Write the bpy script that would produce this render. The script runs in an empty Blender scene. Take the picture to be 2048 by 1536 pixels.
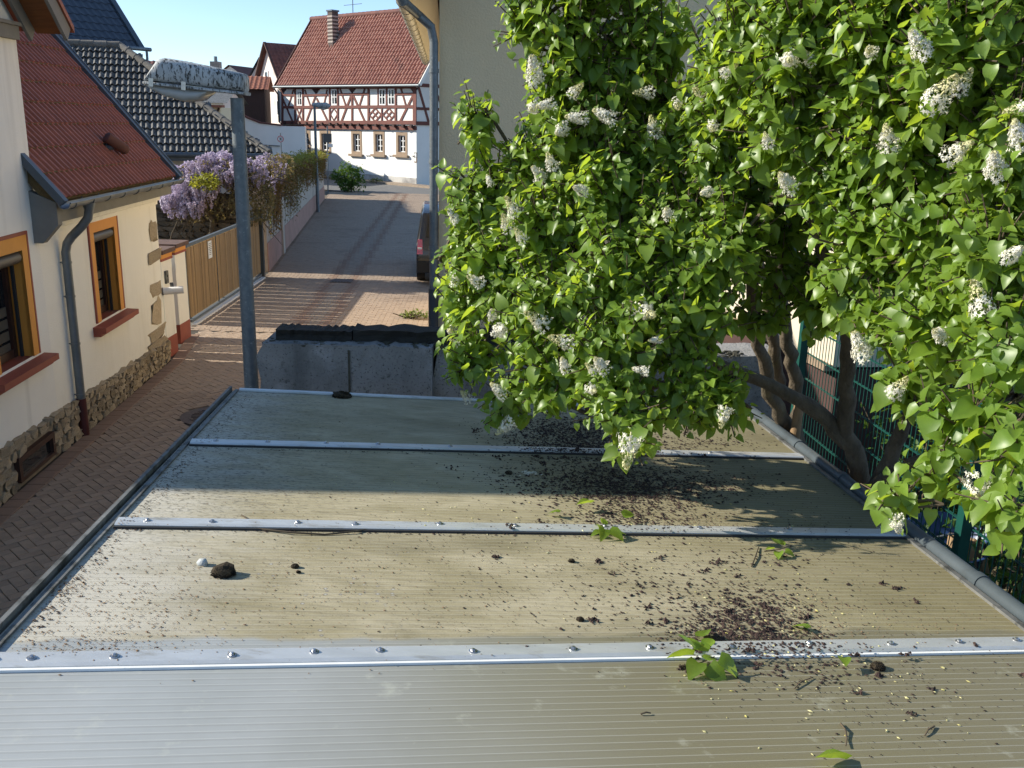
import bpy, math, random
import numpy as np
from mathutils import Vector, Matrix
random.seed(7); RNG = np.random.default_rng(7)
R_ = math.radians
S = bpy.context.scene
COL = S.collection

# ------------------------------------------------------------------ camera
F_PX, CAM_H = 1852.0, 3.8
PITCH, ROLL = math.atan(520 / 1852.0), R_(1.48)
_fw = Vector((0, math.cos(PITCH), -math.sin(PITCH)))
_u0 = Vector((0, math.sin(PITCH), math.cos(PITCH)))
_r0 = Vector((1, 0, 0))
_rt = _r0 * math.cos(ROLL) + _u0 * math.sin(ROLL)
_up = -_r0 * math.sin(ROLL) + _u0 * math.cos(ROLL)
CAMP = Vector((0, 0, CAM_H))
cam = bpy.data.cameras.new('camera')
cam.sensor_fit = 'HORIZONTAL'; cam.sensor_width = 36.0
cam.lens = F_PX / 2048 * 36.0
cam.clip_start = 0.05; cam.clip_end = 3000
camo = bpy.data.objects.new('camera', cam); COL.objects.link(camo)
m3 = Matrix((_rt, _up, -_fw)).transposed()
camo.matrix_world = Matrix.Translation(CAMP) @ m3.to_4x4()
S.camera = camo

# ------------------------------------------------------------------ light
SUN_EL, SUN_AZ = R_(29), R_(3.0)          # light travels towards +X, a touch towards the camera
to_sun = Vector((-math.cos(SUN_EL) * math.cos(SUN_AZ), math.cos(SUN_EL) * math.sin(SUN_AZ), math.sin(SUN_EL)))
sun = bpy.data.lights.new('sun', 'SUN'); sun.energy = 3.8; sun.angle = R_(0.55); sun.color = (1.0, 0.94, 0.82)
suno = bpy.data.objects.new('sun', sun); COL.objects.link(suno)
suno.rotation_euler = to_sun.to_track_quat('Z', 'Y').to_euler()
W = bpy.data.worlds.new('World'); S.world = W; W.use_nodes = True
wn = W.node_tree.nodes; wl = W.node_tree.links; wn.clear()
sky = wn.new('ShaderNodeTexSky'); sky.sky_type = 'NISHITA'; sky.sun_disc = False
sky.sun_elevation = SUN_EL; sky.sun_rotation = math.atan2(to_sun.x, to_sun.y)
sky.altitude = 3000; sky.air_density = 1.0; sky.dust_density = 0.0; sky.ozone_density = 3.0
bg = wn.new('ShaderNodeBackground'); bg.inputs['Strength'].default_value = 0.15
wo = wn.new('ShaderNodeOutputWorld')
# thin cirrus streaks over the whole dome
tc = wn.new('ShaderNodeTexCoord'); mp = wn.new('ShaderNodeMapping'); mp.inputs['Scale'].default_value = (1.6, 4.5, 7.0)
mp.inputs['Rotation'].default_value = (0.2, 0.35, 0.5)
nz = wn.new('ShaderNodeTexNoise'); nz.inputs['Scale'].default_value = 1.6; nz.inputs['Detail'].default_value = 7; nz.inputs['Distortion'].default_value = 0.7
rp = wn.new('ShaderNodeValToRGB'); rp.color_ramp.elements[0].position = 0.50; rp.color_ramp.elements[0].color = (0, 0, 0, 1)
rp.color_ramp.elements[1].position = 0.85; rp.color_ramp.elements[1].color = (0.16, 0.16, 0.16, 1)
mx = wn.new('ShaderNodeMix'); mx.data_type = 'RGBA'; mx.inputs['B'].default_value = (3.0, 3.4, 3.9, 1)
wl.new(tc.outputs['Generated'], mp.inputs['Vector']); wl.new(mp.outputs[0], nz.inputs['Vector'])
wl.new(nz.outputs['Fac'], rp.inputs['Fac']); wl.new(rp.outputs['Color'], mx.inputs['Factor'])
hsv = wn.new('ShaderNodeHueSaturation'); hsv.inputs['Saturation'].default_value = 1.12; hsv.inputs['Value'].default_value = 0.95; gam = wn.new('ShaderNodeGamma'); gam.inputs['Gamma'].default_value = 0.75
wl.new(sky.outputs[0], gam.inputs['Color']); wl.new(gam.outputs[0], hsv.inputs['Color']); wl.new(hsv.outputs[0], mx.inputs['A']); wl.new(mx.outputs['Result'], bg.inputs['Color']); wl.new(bg.outputs[0], wo.inputs['Surface'])
S.view_settings.view_transform = 'Standard'; S.view_settings.look = 'None'
S.view_settings.exposure = 1.2; S.view_settings.gamma = 1.0; S.view_settings.use_curve_mapping = False
S.render.engine = 'CYCLES'
try:
    S.cycles.max_bounces = 5; S.cycles.transparent_max_bounces = 8; S.cycles.use_denoising = True
except Exception: pass

# ------------------------------------------------------------------ pixel -> direction helpers
def ray(u, v):
    return (_fw * F_PX + _rt * (u - 1024) + _up * (768 - v)).normalized()
def gnd(u, v, z=0.0):
    d = ray(u, v); return CAMP + d * ((z - CAM_H) / d.z)
def atY(u, v, Y):
    d = ray(u, v); return CAMP + d * (Y / d.y)
def onpl(u, v, p, n):
    d = ray(u, v); return CAMP + d * ((p - CAMP).dot(n) / d.dot(n))
def proj(p):
    q = Vector(p) - CAMP; z = q.dot(_fw)
    if z < 0.05: return (-9999, -9999, z)
    return (1024 + F_PX * q.dot(_rt) / z, 768 - F_PX * q.dot(_up) / z, z)
Z = Vector((0, 0, 1))

# ------------------------------------------------------------------ materials
def M(name, base, var=None, scale=6.0, rough=0.8, metal=0.0, bump=0.0, bscale=None, rand=0.0, spec=0.35,
      stains=(), stretch=(1, 1, 1), translucent=0.0, trans_col=None, detail=6, alpha=1.0, coat=0.0, streak=None):
    m = bpy.data.materials.new(name); m.use_nodes = True
    nt = m.node_tree; N = nt.nodes; L = nt.links
    b = N['Principled BSDF']; out = N['Material Output']
    b.inputs['Roughness'].default_value = rough; b.inputs['Metallic'].default_value = metal
    b.inputs['Specular IOR Level'].default_value = spec
    if coat: b.inputs['Coat Weight'].default_value = coat; b.inputs['Coat Roughness'].default_value = 0.08
    tcn = N.new('ShaderNodeTexCoord'); mpn = N.new('ShaderNodeMapping'); mpn.inputs['Scale'].default_value = stretch
    L.new(tcn.outputs['Object'], mpn.inputs['Vector'])
    def noise(sc, det=detail, dist=0.0):
        n = N.new('ShaderNodeTexNoise'); n.inputs['Scale'].default_value = sc; n.inputs['Detail'].default_value = det
        n.inputs['Roughness'].default_value = 0.62; n.inputs['Distortion'].default_value = dist
        L.new(mpn.outputs[0], n.inputs['Vector']); return n.outputs['Fac']
    def ramp(src, lo, hi):
        r = N.new('ShaderNodeMapRange'); r.inputs['From Min'].default_value = lo; r.inputs['From Max'].default_value = hi
        L.new(src, r.inputs['Value']); return r.outputs['Result']
    def mix(f, a, c):
        x = N.new('ShaderNodeMix'); x.data_type = 'RGBA'
        if isinstance(f, float): x.inputs['Factor'].default_value = f
        else: L.new(f, x.inputs['Factor'])
        for s, v in (('A', a), ('B', c)):
            if isinstance(v, tuple): x.inputs[s].default_value = (*v, 1)
            else: L.new(v, x.inputs[s])
        return x.outputs['Result']
    col = tuple(base)
    if var is not None: col = mix(ramp(noise(scale), 0.32, 0.68), tuple(base), tuple(var))
    for (sc, scl, lo, hi) in stains:
        col = mix(ramp(noise(scl, 8, 0.3), lo, hi), col, tuple(sc))
    if streak:
        mp2 = N.new('ShaderNodeMapping'); mp2.inputs['Scale'].default_value = (5, 5, 0.35); L.new(tcn.outputs['Object'], mp2.inputs['Vector'])
        n2 = N.new('ShaderNodeTexNoise'); n2.inputs['Scale'].default_value = streak[1]; n2.inputs['Detail'].default_value = 5; L.new(mp2.outputs[0], n2.inputs['Vector'])
        col = mix(ramp(n2.outputs['Fac'], streak[2], streak[3]), col, tuple(streak[0]))
    if rand:
        oi = N.new('ShaderNodeObjectInfo'); hs = N.new('ShaderNodeHueSaturation')
        L.new(ramp(oi.outputs['Random'], 0, 1), hs.inputs['Value'])
        mr = hs.inputs['Value'].links[0].from_node
        mr.inputs['To Min'].default_value = 1 - rand; mr.inputs['To Max'].default_value = 1 + rand
        if isinstance(col, tuple): hs.inputs['Color'].default_value = (*col, 1)
        else: L.new(col, hs.inputs['Color'])
        col = hs.outputs['Color']
    if isinstance(col, tuple): b.inputs['Base Color'].default_value = (*col, 1)
    else: L.new(col, b.inputs['Base Color'])
    if bump:
        bn = N.new('ShaderNodeBump'); bn.inputs['Strength'].default_value = min(1.0, bump); bn.inputs['Distance'].default_value = 0.02
        L.new(noise(bscale or scale * 5, 8), bn.inputs['Height']); L.new(bn.outputs[0], b.inputs['Normal'])
    if translucent:
        t = N.new('ShaderNodeBsdfTranslucent'); ms = N.new('ShaderNodeMixShader'); ms.inputs[0].default_value = translucent
        if trans_col:
            t.inputs['Color'].default_value = (*trans_col, 1)
        L.new(b.outputs[0], ms.inputs[1]); L.new(t.outputs[0], ms.inputs[2]); L.new(ms.outputs[0], out.inputs['Surface'])
    if alpha < 1: b.inputs['Alpha'].default_value = alpha
    m['tools'] = 0
    return m

def glassy(name, col, rough=0.05):
    return M(name, col, rough=rough, spec=0.8)

# ------------------------------------------------------------------ mesh helpers
class MB:
    def __init__(s): s.v = []; s.f = []
    def quad(s, a, b, c, d):
        i = len(s.v); s.v += [tuple(a), tuple(b), tuple(c), tuple(d)]; s.f.append((i, i + 1, i + 2, i + 3)); return s
    def tri(s, a, b, c):
        i = len(s.v); s.v += [tuple(a), tuple(b), tuple(c)]; s.f.append((i, i + 1, i + 2)); return s
    def hexa(s, p):      # 8 points: bottom ring 0-3 (ccw from above), top ring 4-7
        i = len(s.v); s.v += [tuple(x) for x in p]
        for q in ((3, 2, 1, 0), (4, 5, 6, 7), (0, 1, 5, 4), (1, 2, 6, 5), (2, 3, 7, 6), (3, 0, 4, 7)):
            s.f.append(tuple(i + k for k in q))
        return s
    def box(s, c, sx, sy, sz, ax=None, ay=None, az=None):
        c = Vector(c); ax = ax or Vector((1, 0, 0)); ay = ay or Vector((0, 1, 0)); az = az or Z
        p = []
        for k in (-1, 1):
            for (i, j) in ((-1, -1), (1, -1), (1, 1), (-1, 1)):
                p.append(c + ax * (i * sx / 2) + ay * (j * sy / 2) + az * (k * sz / 2))
        return s.hexa(p)
    def bar(s, a, b, w, h, up=Z):   # box from a to b, width w, height h
        a = Vector(a); b = Vector(b); d = b - a; l = d.length; d.normalize()
        side = d.cross(up)
        if side.length < 1e-5: side = d.cross(Vector((1, 0, 0)))
        side.normalize(); u2 = side.cross(d)
        return s.box((a + b) / 2, l, w, h, d, side, u2)
    def tube(s, pts, rads, n=8, cap=True):
        pts = [Vector(p) for p in pts]
        if not hasattr(rads, '__len__'): rads = [rads] * len(pts)
        i0 = len(s.v); prev = None
        for k, p in enumerate(pts):
            d = (pts[min(k + 1, len(pts) - 1)] - pts[max(k - 1, 0)]).normalized()
            if prev is None:
                a = d.cross(Z) if abs(d.z) < 0.95 else d.cross(Vector((1, 0, 0)))
            else: a = prev - d * prev.dot(d)
            a.normalize(); prev = a; b = d.cross(a)
            for j in range(n):
                t = 2 * math.pi * j / n
                s.v.append(tuple(p + (a * math.cos(t) + b * math.sin(t)) * rads[k]))
        for k in range(len(pts) - 1):
            for j in range(n):
                q = i0 + k * n
                s.f.append((q + j, q + (j + 1) % n, q + n + (j + 1) % n, q + n + j))
        if cap:
            s.f.append(tuple(i0 + j for j in reversed(range(n))))
            s.f.append(tuple(i0 + (len(pts) - 1) * n + j for j in range(n)))
        return s
    def prism(s, poly, ext):          # planar polygon extruded by vector
        poly = [Vector(p) for p in poly]; ext = Vector(ext); n = len(poly); i = len(s.v)
        nn = Vector((0, 0, 0))
        for k in range(n): nn += poly[k].cross(poly[(k + 1) % n])
        if nn.dot(ext) > 0: poly = poly[::-1]
        s.v += [tuple(p) for p in poly] + [tuple(p + ext) for p in poly]
        s.f.append(tuple(i + k for k in range(n))); s.f.append(tuple(i + n + k for k in reversed(range(n))))
        for k in range(n):
            k2 = (k + 1) % n; s.f.append((i + k2, i + k, i + n + k, i + n + k2))
        return s
    def loft(s, rings, cap=True):
        i0 = len(s.v); n = len(rings[0])
        for r in rings: s.v += [tuple(p) for p in r]
        for k in range(len(rings) - 1):
            for j in range(n):
                q = i0 + k * n; s.f.append((q + j, q + (j + 1) % n, q + n + (j + 1) % n, q + n + j))
        if cap:
            s.f.append(tuple(i0 + j for j in reversed(range(n)))); s.f.append(tuple(i0 + (len(rings) - 1) * n + j for j in range(n)))
        return s
    def add(s, verts, faces):
        i = len(s.v); s.v += [tuple(p) for p in verts]; s.f += [tuple(i + k for k in f) for f in faces]; return s
    def mesh(s, name):
        me = bpy.data.meshes.new(name); me.from_pydata(s.v, [], s.f); me.update(); return me

def smooth(me, ang=40):
    me.shade_smooth()
    try: me.set_sharp_from_angle(angle=R_(ang))
    except Exception: pass
    return me

def put(name, me, mat, parent=None, mw=None, sm=None):
    if isinstance(me, MB): me = me.mesh(name)
    if sm: smooth(me, sm)
    if mat is not None and not me.materials:
        for x in (mat if isinstance(mat, (list, tuple)) else [mat]): me.materials.append(x)
    o = bpy.data.objects.new(name, me); COL.objects.link(o)
    if parent is not None:
        o.parent = parent; o.matrix_parent_inverse = PINV[parent.name]
    if mw is not None: o.matrix_basis = mw
    w = (Matrix.Identity(4) if mw is None else mw)
    PINV[o.name] = w.inverted()
    return o
PINV = {}
def tag(o, label, cat, group=None):
    o['label'] = label; o['category'] = cat
    if group: o['group'] = group
    return o
def thing(name, label, cat, loc=(0, 0, 0), group=None):
    o = bpy.data.objects.new(name, None); COL.objects.link(o); o.location = loc; o.empty_display_size = 0.1
    PINV[o.name] = Matrix.Translation(-Vector(loc)); tag(o, label, cat, group); return o
def structure(o): o['kind'] = 'structure'; return o
def stuff(o): o['kind'] = 'stuff'; return o

def frame(o, x, y, z):     # matrix from origin and axes
    m = Matrix.Identity(4)
    for i, a in enumerate((x, y, z)):
        m[0][i], m[1][i], m[2][i] = a
    m.translation = o; return m

def rock(seed, n=1, jit=0.16, boxy=0.55):
    """rounded irregular block in a unit cube"""
    r = np.random.default_rng(seed); v = []; f = []
    k = 3
    import itertools
    idx = {}
    def vid(p):
        key = tuple(round(c, 4) for c in p)
        if key not in idx:
            q = np.array(p); l = np.linalg.norm(q); sph = q / l * 0.62
            w = q * 0.5 * boxy + sph * (1 - boxy)
            w = w + r.normal(0, jit * 0.25, 3); idx[key] = len(v); v.append(tuple(w))
        return idx[key]
    for ax in range(3):
        for sgn in (-1, 1):
            for i in range(2):
                for j in range(2):
                    c = []
                    for (a, b) in ((i, j), (i + 1, j), (i + 1, j + 1), (i, j + 1)):
                        p = [0, 0, 0]; p[ax] = sgn; p[(ax + 1) % 3] = a - 1; p[(ax + 2) % 3] = b - 1; c.append(vid(p))
                    f.append(tuple(c) if sgn > 0 else tuple(reversed(c)))
    return v, f

# ------------------------------------------------------------------ palette
m_ground = M('ground_earth', (0.10, 0.085, 0.06), (0.14, 0.12, 0.09), 0.8, 0.95, bump=0.5, bscale=12)
m_joint = M('joint_sand', (0.045, 0.038, 0.03), (0.07, 0.06, 0.045), 5, 0.95)
m_paver = M('paver_brown', (0.32, 0.235, 0.168), (0.24, 0.178, 0.128), 7.0, 0.75, bump=0.25, bscale=60, rand=0.10, spec=0.3,
            stains=[((0.19, 0.135, 0.095), 0.9, 0.58, 0.78)])
m_paverb = M('paver_mass', (0.36, 0.27, 0.195), (0.27, 0.205, 0.15), 7.0, 0.75, bump=0.25, bscale=60, spec=0.3,
             stains=[((0.17, 0.12, 0.085), 0.6, 0.54, 0.80), ((0.40, 0.31, 0.22), 0.35, 0.58, 0.8)])
m_paverred = M('paver_red', (0.25, 0.158, 0.105), (0.20, 0.13, 0.088), 6.0, 0.75, bump=0.2, bscale=50)
m_pavergrey = M('paver_grey', (0.30, 0.23, 0.165), (0.22, 0.17, 0.125), 6.0, 0.7, bump=0.2, bscale=50)
m_asphalt = M('asphalt', (0.13, 0.125, 0.118), (0.16, 0.155, 0.145), 3, 0.85, bump=0.3, bscale=80)
m_plaster = M('plaster_cream', (0.88, 0.855, 0.77), (0.84, 0.815, 0.73), 1.4, 0.88, bump=0.3, bscale=70, streak=((0.74, 0.71, 0.62), 1.0, 0.55, 0.8),
              stains=[((0.74, 0.70, 0.60), 0.5, 0.5, 0.85)])
m_white = M('plaster_white', (0.83, 0.81, 0.74), (0.77, 0.75, 0.69), 1.2, 0.88, bump=0.25, bscale=60, streak=((0.66, 0.64, 0.58), 1.0, 0.56, 0.8))
m_beige = M('plaster_beige', (0.70, 0.565, 0.355), (0.66, 0.53, 0.335), 1.2, 0.9, bump=0.6, bscale=45, streak=((0.58, 0.47, 0.30), 0.7, 0.5, 0.85))
m_annex = M('plaster_ivory', (0.56, 0.50, 0.39), (0.52, 0.465, 0.36), 2.0, 0.9, bump=0.2, bscale=50)
m_redpaint = M('paint_oxide_red', (0.30, 0.075, 0.045), (0.25, 0.065, 0.042), 4, 0.6, bump=0.1)
m_ochre = M('paint_ochre', (0.70, 0.30, 0.05), (0.62, 0.26, 0.045), 3, 0.6, bump=0.08)
m_stone = M('plinth_stone', (0.48, 0.39, 0.265), (0.34, 0.27, 0.18), 9.0, 0.9, bump=0.8, bscale=40, rand=0.28,
            stains=[((0.42, 0.35, 0.25), 5, 0.58, 0.75)])
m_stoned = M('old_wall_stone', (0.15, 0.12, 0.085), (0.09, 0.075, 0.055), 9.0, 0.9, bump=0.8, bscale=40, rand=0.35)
m_mortar = M('mortar', (0.30, 0.25, 0.18), (0.22, 0.185, 0.135), 8, 0.95, bump=0.6, bscale=40)
m_zinc = M('zinc', (0.20, 0.225, 0.24), (0.14, 0.16, 0.175), 4, 0.42, metal=0.55, bump=0.05, stains=[((0.27, 0.28, 0.28), 2.5, 0.55, 0.8)])
m_galv = M('galvanised', (0.175, 0.195, 0.205), (0.12, 0.138, 0.15), 22, 0.5, metal=0.45, bump=0.06, stains=[((0.09, 0.105, 0.115), 8, 0.56, 0.75), ((0.36, 0.38, 0.38), 40, 0.6, 0.75)])
m_alu = M('aluminium', (0.62, 0.63, 0.62), (0.50, 0.51, 0.50), 5, 0.45, metal=0.5, bump=0.05, stretch=(1, 3, 1), stains=[((0.36, 0.33, 0.27), 7, 0.56, 0.75)])
m_alud = M('aluminium_dull', (0.20, 0.20, 0.19), (0.13, 0.13, 0.12), 9, 0.6, metal=0.3, bump=0.1, stains=[((0.05, 0.05, 0.042), 14, 0.50, 0.66), ((0.33, 0.33, 0.31), 6, 0.6, 0.75)])
m_rubber = M('rubber_lip', (0.78, 0.78, 0.76), (0.68, 0.68, 0.66), 9, 0.6)
m_screw = M('screw_steel', (0.5, 0.5, 0.5), (0.35, 0.35, 0.36), 60, 0.25, metal=0.9)
m_dark = M('dark_rubber', (0.03, 0.03, 0.03), rough=0.7)
m_pvc = M('pvc_grey', (0.075, 0.09, 0.098), (0.055, 0.068, 0.075), 5, 0.42, bump=0.05, stains=[((0.05, 0.055, 0.055), 7, 0.55, 0.78)])
m_redtile = M('tile_red', (0.32, 0.10, 0.052), (0.24, 0.075, 0.043), 12, 0.55, bump=0.15, rand=0.10, stains=[((0.14, 0.085, 0.045), 6, 0.6, 0.8)])
m_redmoss = M('tile_moss', (0.16, 0.12, 0.05), (0.10, 0.07, 0.035), 20, 0.95, bump=0.6)
m_blacktile = M('tile_anthracite', (0.10, 0.094, 0.085), (0.055, 0.052, 0.047), 14, 0.6, bump=0.4, rand=0.3,
                stains=[((0.30, 0.285, 0.255), 13, 0.56, 0.68), ((0.13, 0.085, 0.045), 2.5, 0.66, 0.75)])
m_bluetile = M('tile_blue_black', (0.04, 0.05, 0.066), (0.03, 0.038, 0.052), 10, 0.38, bump=0.1, spec=0.6)
m_htile = M('tile_old_red', (0.42, 0.21, 0.15), (0.30, 0.135, 0.10), 1.6, 0.75, bump=0.4, bscale=14,
            stains=[((0.42, 0.25, 0.18), 2.6, 0.55, 0.75), ((0.16, 0.09, 0.075), 0.9, 0.60, 0.78)])
m_htile2 = M('tile_brown_red', (0.17, 0.065, 0.05), (0.10, 0.042, 0.036), 2.0, 0.8, bump=0.4, bscale=14)
m_flash = M('flashing', (0.085, 0.105, 0.125), (0.07, 0.085, 0.10), 4, 0.45, metal=0.3)
m_greyboard = M('grey_board', (0.20, 0.195, 0.175), (0.165, 0.16, 0.145), 5, 0.75, bump=0.15)
m_soffit = M('soffit_wood', (0.24, 0.095, 0.03), (0.17, 0.065, 0.022), 5, 0.6, stretch=(1, 8, 1))
m_timber = M('timber_red', (0.17, 0.062, 0.048), (0.12, 0.047, 0.038), 2.2, 0.8, bump=0.4, bscale=12)
m_timberd = M('timber_dark', (0.07, 0.035, 0.03), (0.05, 0.028, 0.025), 3, 0.8)
m_infill = M('infill_white', (0.78, 0.75, 0.69), (0.70, 0.67, 0.61), 1.0, 0.9, bump=0.2, bscale=12)
m_lower = M('render_white', (0.80, 0.79, 0.75), (0.72, 0.71, 0.67), 0.6, 0.9, bump=0.15, bscale=12, stains=[((0.63, 0.62, 0.58), 0.7, 0.6, 0.85)])
m_sand = M('sandstone', (0.30, 0.215, 0.145), (0.23, 0.17, 0.12), 3, 0.85, bump=0.3)
m_wframe = M('window_white', (0.80, 0.80, 0.78), rough=0.4)
m_brown = M('window_brown', (0.06, 0.028, 0.02), (0.045, 0.022, 0.016), 6, 0.45)
m_shutter = M('shutter_box', (0.10, 0.085, 0.07), (0.08, 0.07, 0.06), 6, 0.45)
m_pane = glassy('pane_dark', (0.012, 0.015, 0.018))
m_blind = M('blind', (0.075, 0.07, 0.058), (0.06, 0.055, 0.047), 3, 0.8)
m_slat = M('gate_wood', (0.33, 0.215, 0.10), (0.25, 0.16, 0.07), 5, 0.7, bump=0.25, bscale=30, rand=0.2, stretch=(6, 6, 0.7))
m_pinkwall = M('wall_pinkish', (0.56, 0.47, 0.38), (0.45, 0.37, 0.30), 1.6, 0.9, bump=0.4, bscale=18, stains=[((0.33, 0.25, 0.19), 1.4, 0.52, 0.72)])
m_pinkbase = M('wall_base_pink', (0.47, 0.27, 0.21), (0.38, 0.22, 0.17), 1.8, 0.9, bump=0.4, bscale=18, stains=[((0.24, 0.17, 0.12), 1.2, 0.55, 0.75)])
m_conc = M('old_concrete', (0.29, 0.28, 0.265), (0.19, 0.184, 0.175), 2.5, 0.95, bump=0.6, bscale=60, streak=((0.10, 0.10, 0.095), 0.9, 0.55, 0.8),
           stains=[((0.36, 0.355, 0.35), 3.2, 0.56, 0.78), ((0.07, 0.07, 0.065), 1.7, 0.54, 0.80), ((0.06, 0.06, 0.055), 70, 0.57, 0.66), ((0.07, 0.068, 0.06), 22, 0.60, 0.72)])
m_conctop = M('concrete_top', (0.05, 0.045, 0.032), (0.09, 0.085, 0.06), 14, 0.95, bump=0.9, bscale=40)
m_oldwood = M('tarred_wood', (0.024, 0.022, 0.019), (0.045, 0.040, 0.032), 14, 0.85, bump=0.8, bscale=50, stretch=(0.6, 6, 6))
m_lampw = M('lamp_housing', (0.50, 0.51, 0.50), (0.38, 0.39, 0.39), 10, 0.6, bump=0.1, stretch=(1, 1, 0.35),
            stains=[((0.22, 0.22, 0.21), 9, 0.50, 0.72), ((0.03, 0.03, 0.028), 75, 0.52, 0.60), ((0.05, 0.05, 0.045), 28, 0.55, 0.64)])
m_bowl = M('lamp_bowl', (0.55, 0.57, 0.57), (0.44, 0.46, 0.46), 8, 0.12, spec=0.6, translucent=0.45, trans_col=(0.75, 0.76, 0.74))
m_chim = M('chimney_block', (0.30, 0.26, 0.23), (0.20, 0.17, 0.15), 4, 0.9, bump=0.3)
m_brick = M('brick_orange', (0.35, 0.13, 0.06), (0.26, 0.095, 0.05), 5, 0.85, bump=0.3)
m_bark = M('bark', (0.16, 0.125, 0.085), (0.075, 0.06, 0.042), 12, 0.95, bump=1.0, bscale=45, stretch=(1, 1, 0.35), stains=[((0.16, 0.15, 0.07), 4, 0.58, 0.75)])
m_twig = M('twig', (0.10, 0.075, 0.045), (0.06, 0.045, 0.03), 10, 0.9)
m_leaf = M('lilac_leaf', (0.105, 0.19, 0.024), (0.165, 0.25, 0.036), 2.2, 0.40, spec=0.5, rand=0.25, translucent=0.45, trans_col=(0.46, 0.60, 0.045))
m_leafs = M('lilac_foliage', (0.095, 0.175, 0.024), (0.18, 0.265, 0.040), 4.5, 0.40, spec=0.5, translucent=0.45, trans_col=(0.46, 0.60, 0.045))
m_floret = M('lilac_floret', (0.72, 0.68, 0.55), (0.80, 0.77, 0.68), 30, 0.6, translucent=0.3, trans_col=(0.8, 0.8, 0.7))
m_bud = M('lilac_bud', (0.62, 0.58, 0.30), (0.72, 0.68, 0.42), 30, 0.6, translucent=0.25, trans_col=(0.7, 0.68, 0.35))
m_green = M('fence_green', (0.007, 0.065, 0.05), (0.006, 0.05, 0.04), 5, 0.45)
m_soil = M('soil', (0.03, 0.024, 0.016), (0.05, 0.04, 0.025), 3, 0.95, bump=0.8, bscale=20)
m_shrub = M('shrub_leaf', (0.035, 0.085, 0.018), (0.06, 0.12, 0.02), 4, 0.5, translucent=0.3, trans_col=(0.18, 0.3, 0.03))
m_yshrub = M('yellow_leaf', (0.33, 0.30, 0.03), (0.22, 0.25, 0.03), 4, 0.55, translucent=0.3, trans_col=(0.5, 0.5, 0.05))
m_ivy = M('creeper_leaf', (0.21, 0.15, 0.035), (0.24, 0.095, 0.04), 1.2, 0.6, translucent=0.25, trans_col=(0.3, 0.2, 0.04), stains=[((0.10, 0.14, 0.02), 0.9, 0.5, 0.65)])
m_ivyt = M('creeper_top', (0.32, 0.26, 0.04), (0.19, 0.22, 0.035), 1.6, 0.6, translucent=0.3, trans_col=(0.4, 0.36, 0.04))
m_wist = M('wisteria_flower', (0.41, 0.33, 0.46), (0.57, 0.50, 0.58), 9, 0.7, rand=0.2, translucent=0.3, trans_col=(0.55, 0.47, 0.62))
m_wleaf = M('wisteria_leaf', (0.16, 0.11, 0.06), (0.12, 0.12, 0.04), 3, 0.7, translucent=0.3, trans_col=(0.3, 0.22, 0.08))
m_black = M('car_black', (0.012, 0.012, 0.013), rough=0.25, spec=0.6, coat=0.7)
m_trim = M('car_trim', (0.02, 0.02, 0.02), rough=0.6)
m_taill = M('tail_red', (0.55, 0.015, 0.015), rough=0.15, spec=0.7, coat=1.0)
m_plate = M('plate_white', (0.75, 0.75, 0.75), rough=0.4)
m_litter = M('litter_brown', (0.055, 0.03, 0.024), (0.022, 0.015, 0.013), 40, 0.9)
m_litter2 = M('litter_tan', (0.26, 0.17, 0.09), (0.16, 0.09, 0.06), 40, 0.9)
m_petal = M('petal_yellow', (0.55, 0.48, 0.12), (0.68, 0.64, 0.42), 30, 0.7, translucent=0.2, trans_col=(0.6, 0.55, 0.2))
m_moss = M('moss', (0.028, 0.02, 0.012), (0.055, 0.04, 0.02), 90, 0.95, bump=0.5, bscale=200)
m_pebble = M('pebble', (0.50, 0.52, 0.50), (0.38, 0.40, 0.39), 60, 0.8, bump=0.3, bscale=150)
m_iron = M('cast_iron', (0.10, 0.075, 0.06), (0.07, 0.052, 0.045), 12, 0.6, metal=0.2, bump=0.3)
m_signw = M('sign_white', (0.78, 0.78, 0.76), rough=0.5)
m_signk = M('sign_black', (0.02, 0.02, 0.02), rough=0.6)
m_signr = M('sign_red', (0.45, 0.02, 0.03), rough=0.5)
m_signg = M('sign_back', (0.10, 0.105, 0.10), rough=0.6)
m_blue = M('tub_blue', (0.02, 0.045, 0.13), (0.025, 0.055, 0.15), 4, 0.35, spec=0.5)
m_log = M('split_log', (0.30, 0.20, 0.11), (0.20, 0.13, 0.07), 8, 0.85, bump=0.3, stretch=(6, 6, 1))
m_gravel = M('garden_litter', (0.18, 0.15, 0.09), (0.09, 0.08, 0.04), 10, 0.95)
m_weed = M('weed', (0.09, 0.14, 0.03), (0.15, 0.18, 0.06), 10, 0.7, translucent=0.3, trans_col=(0.25, 0.32, 0.06))

# ================================================================== GROUND, STREET
gmb = MB(); gmb.quad((-900, -300, -0.06), (900, -300, -0.06), (900, 1600, -0.06), (-900, 1600, -0.06))
structure(put('ground', gmb, m_ground))

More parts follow.
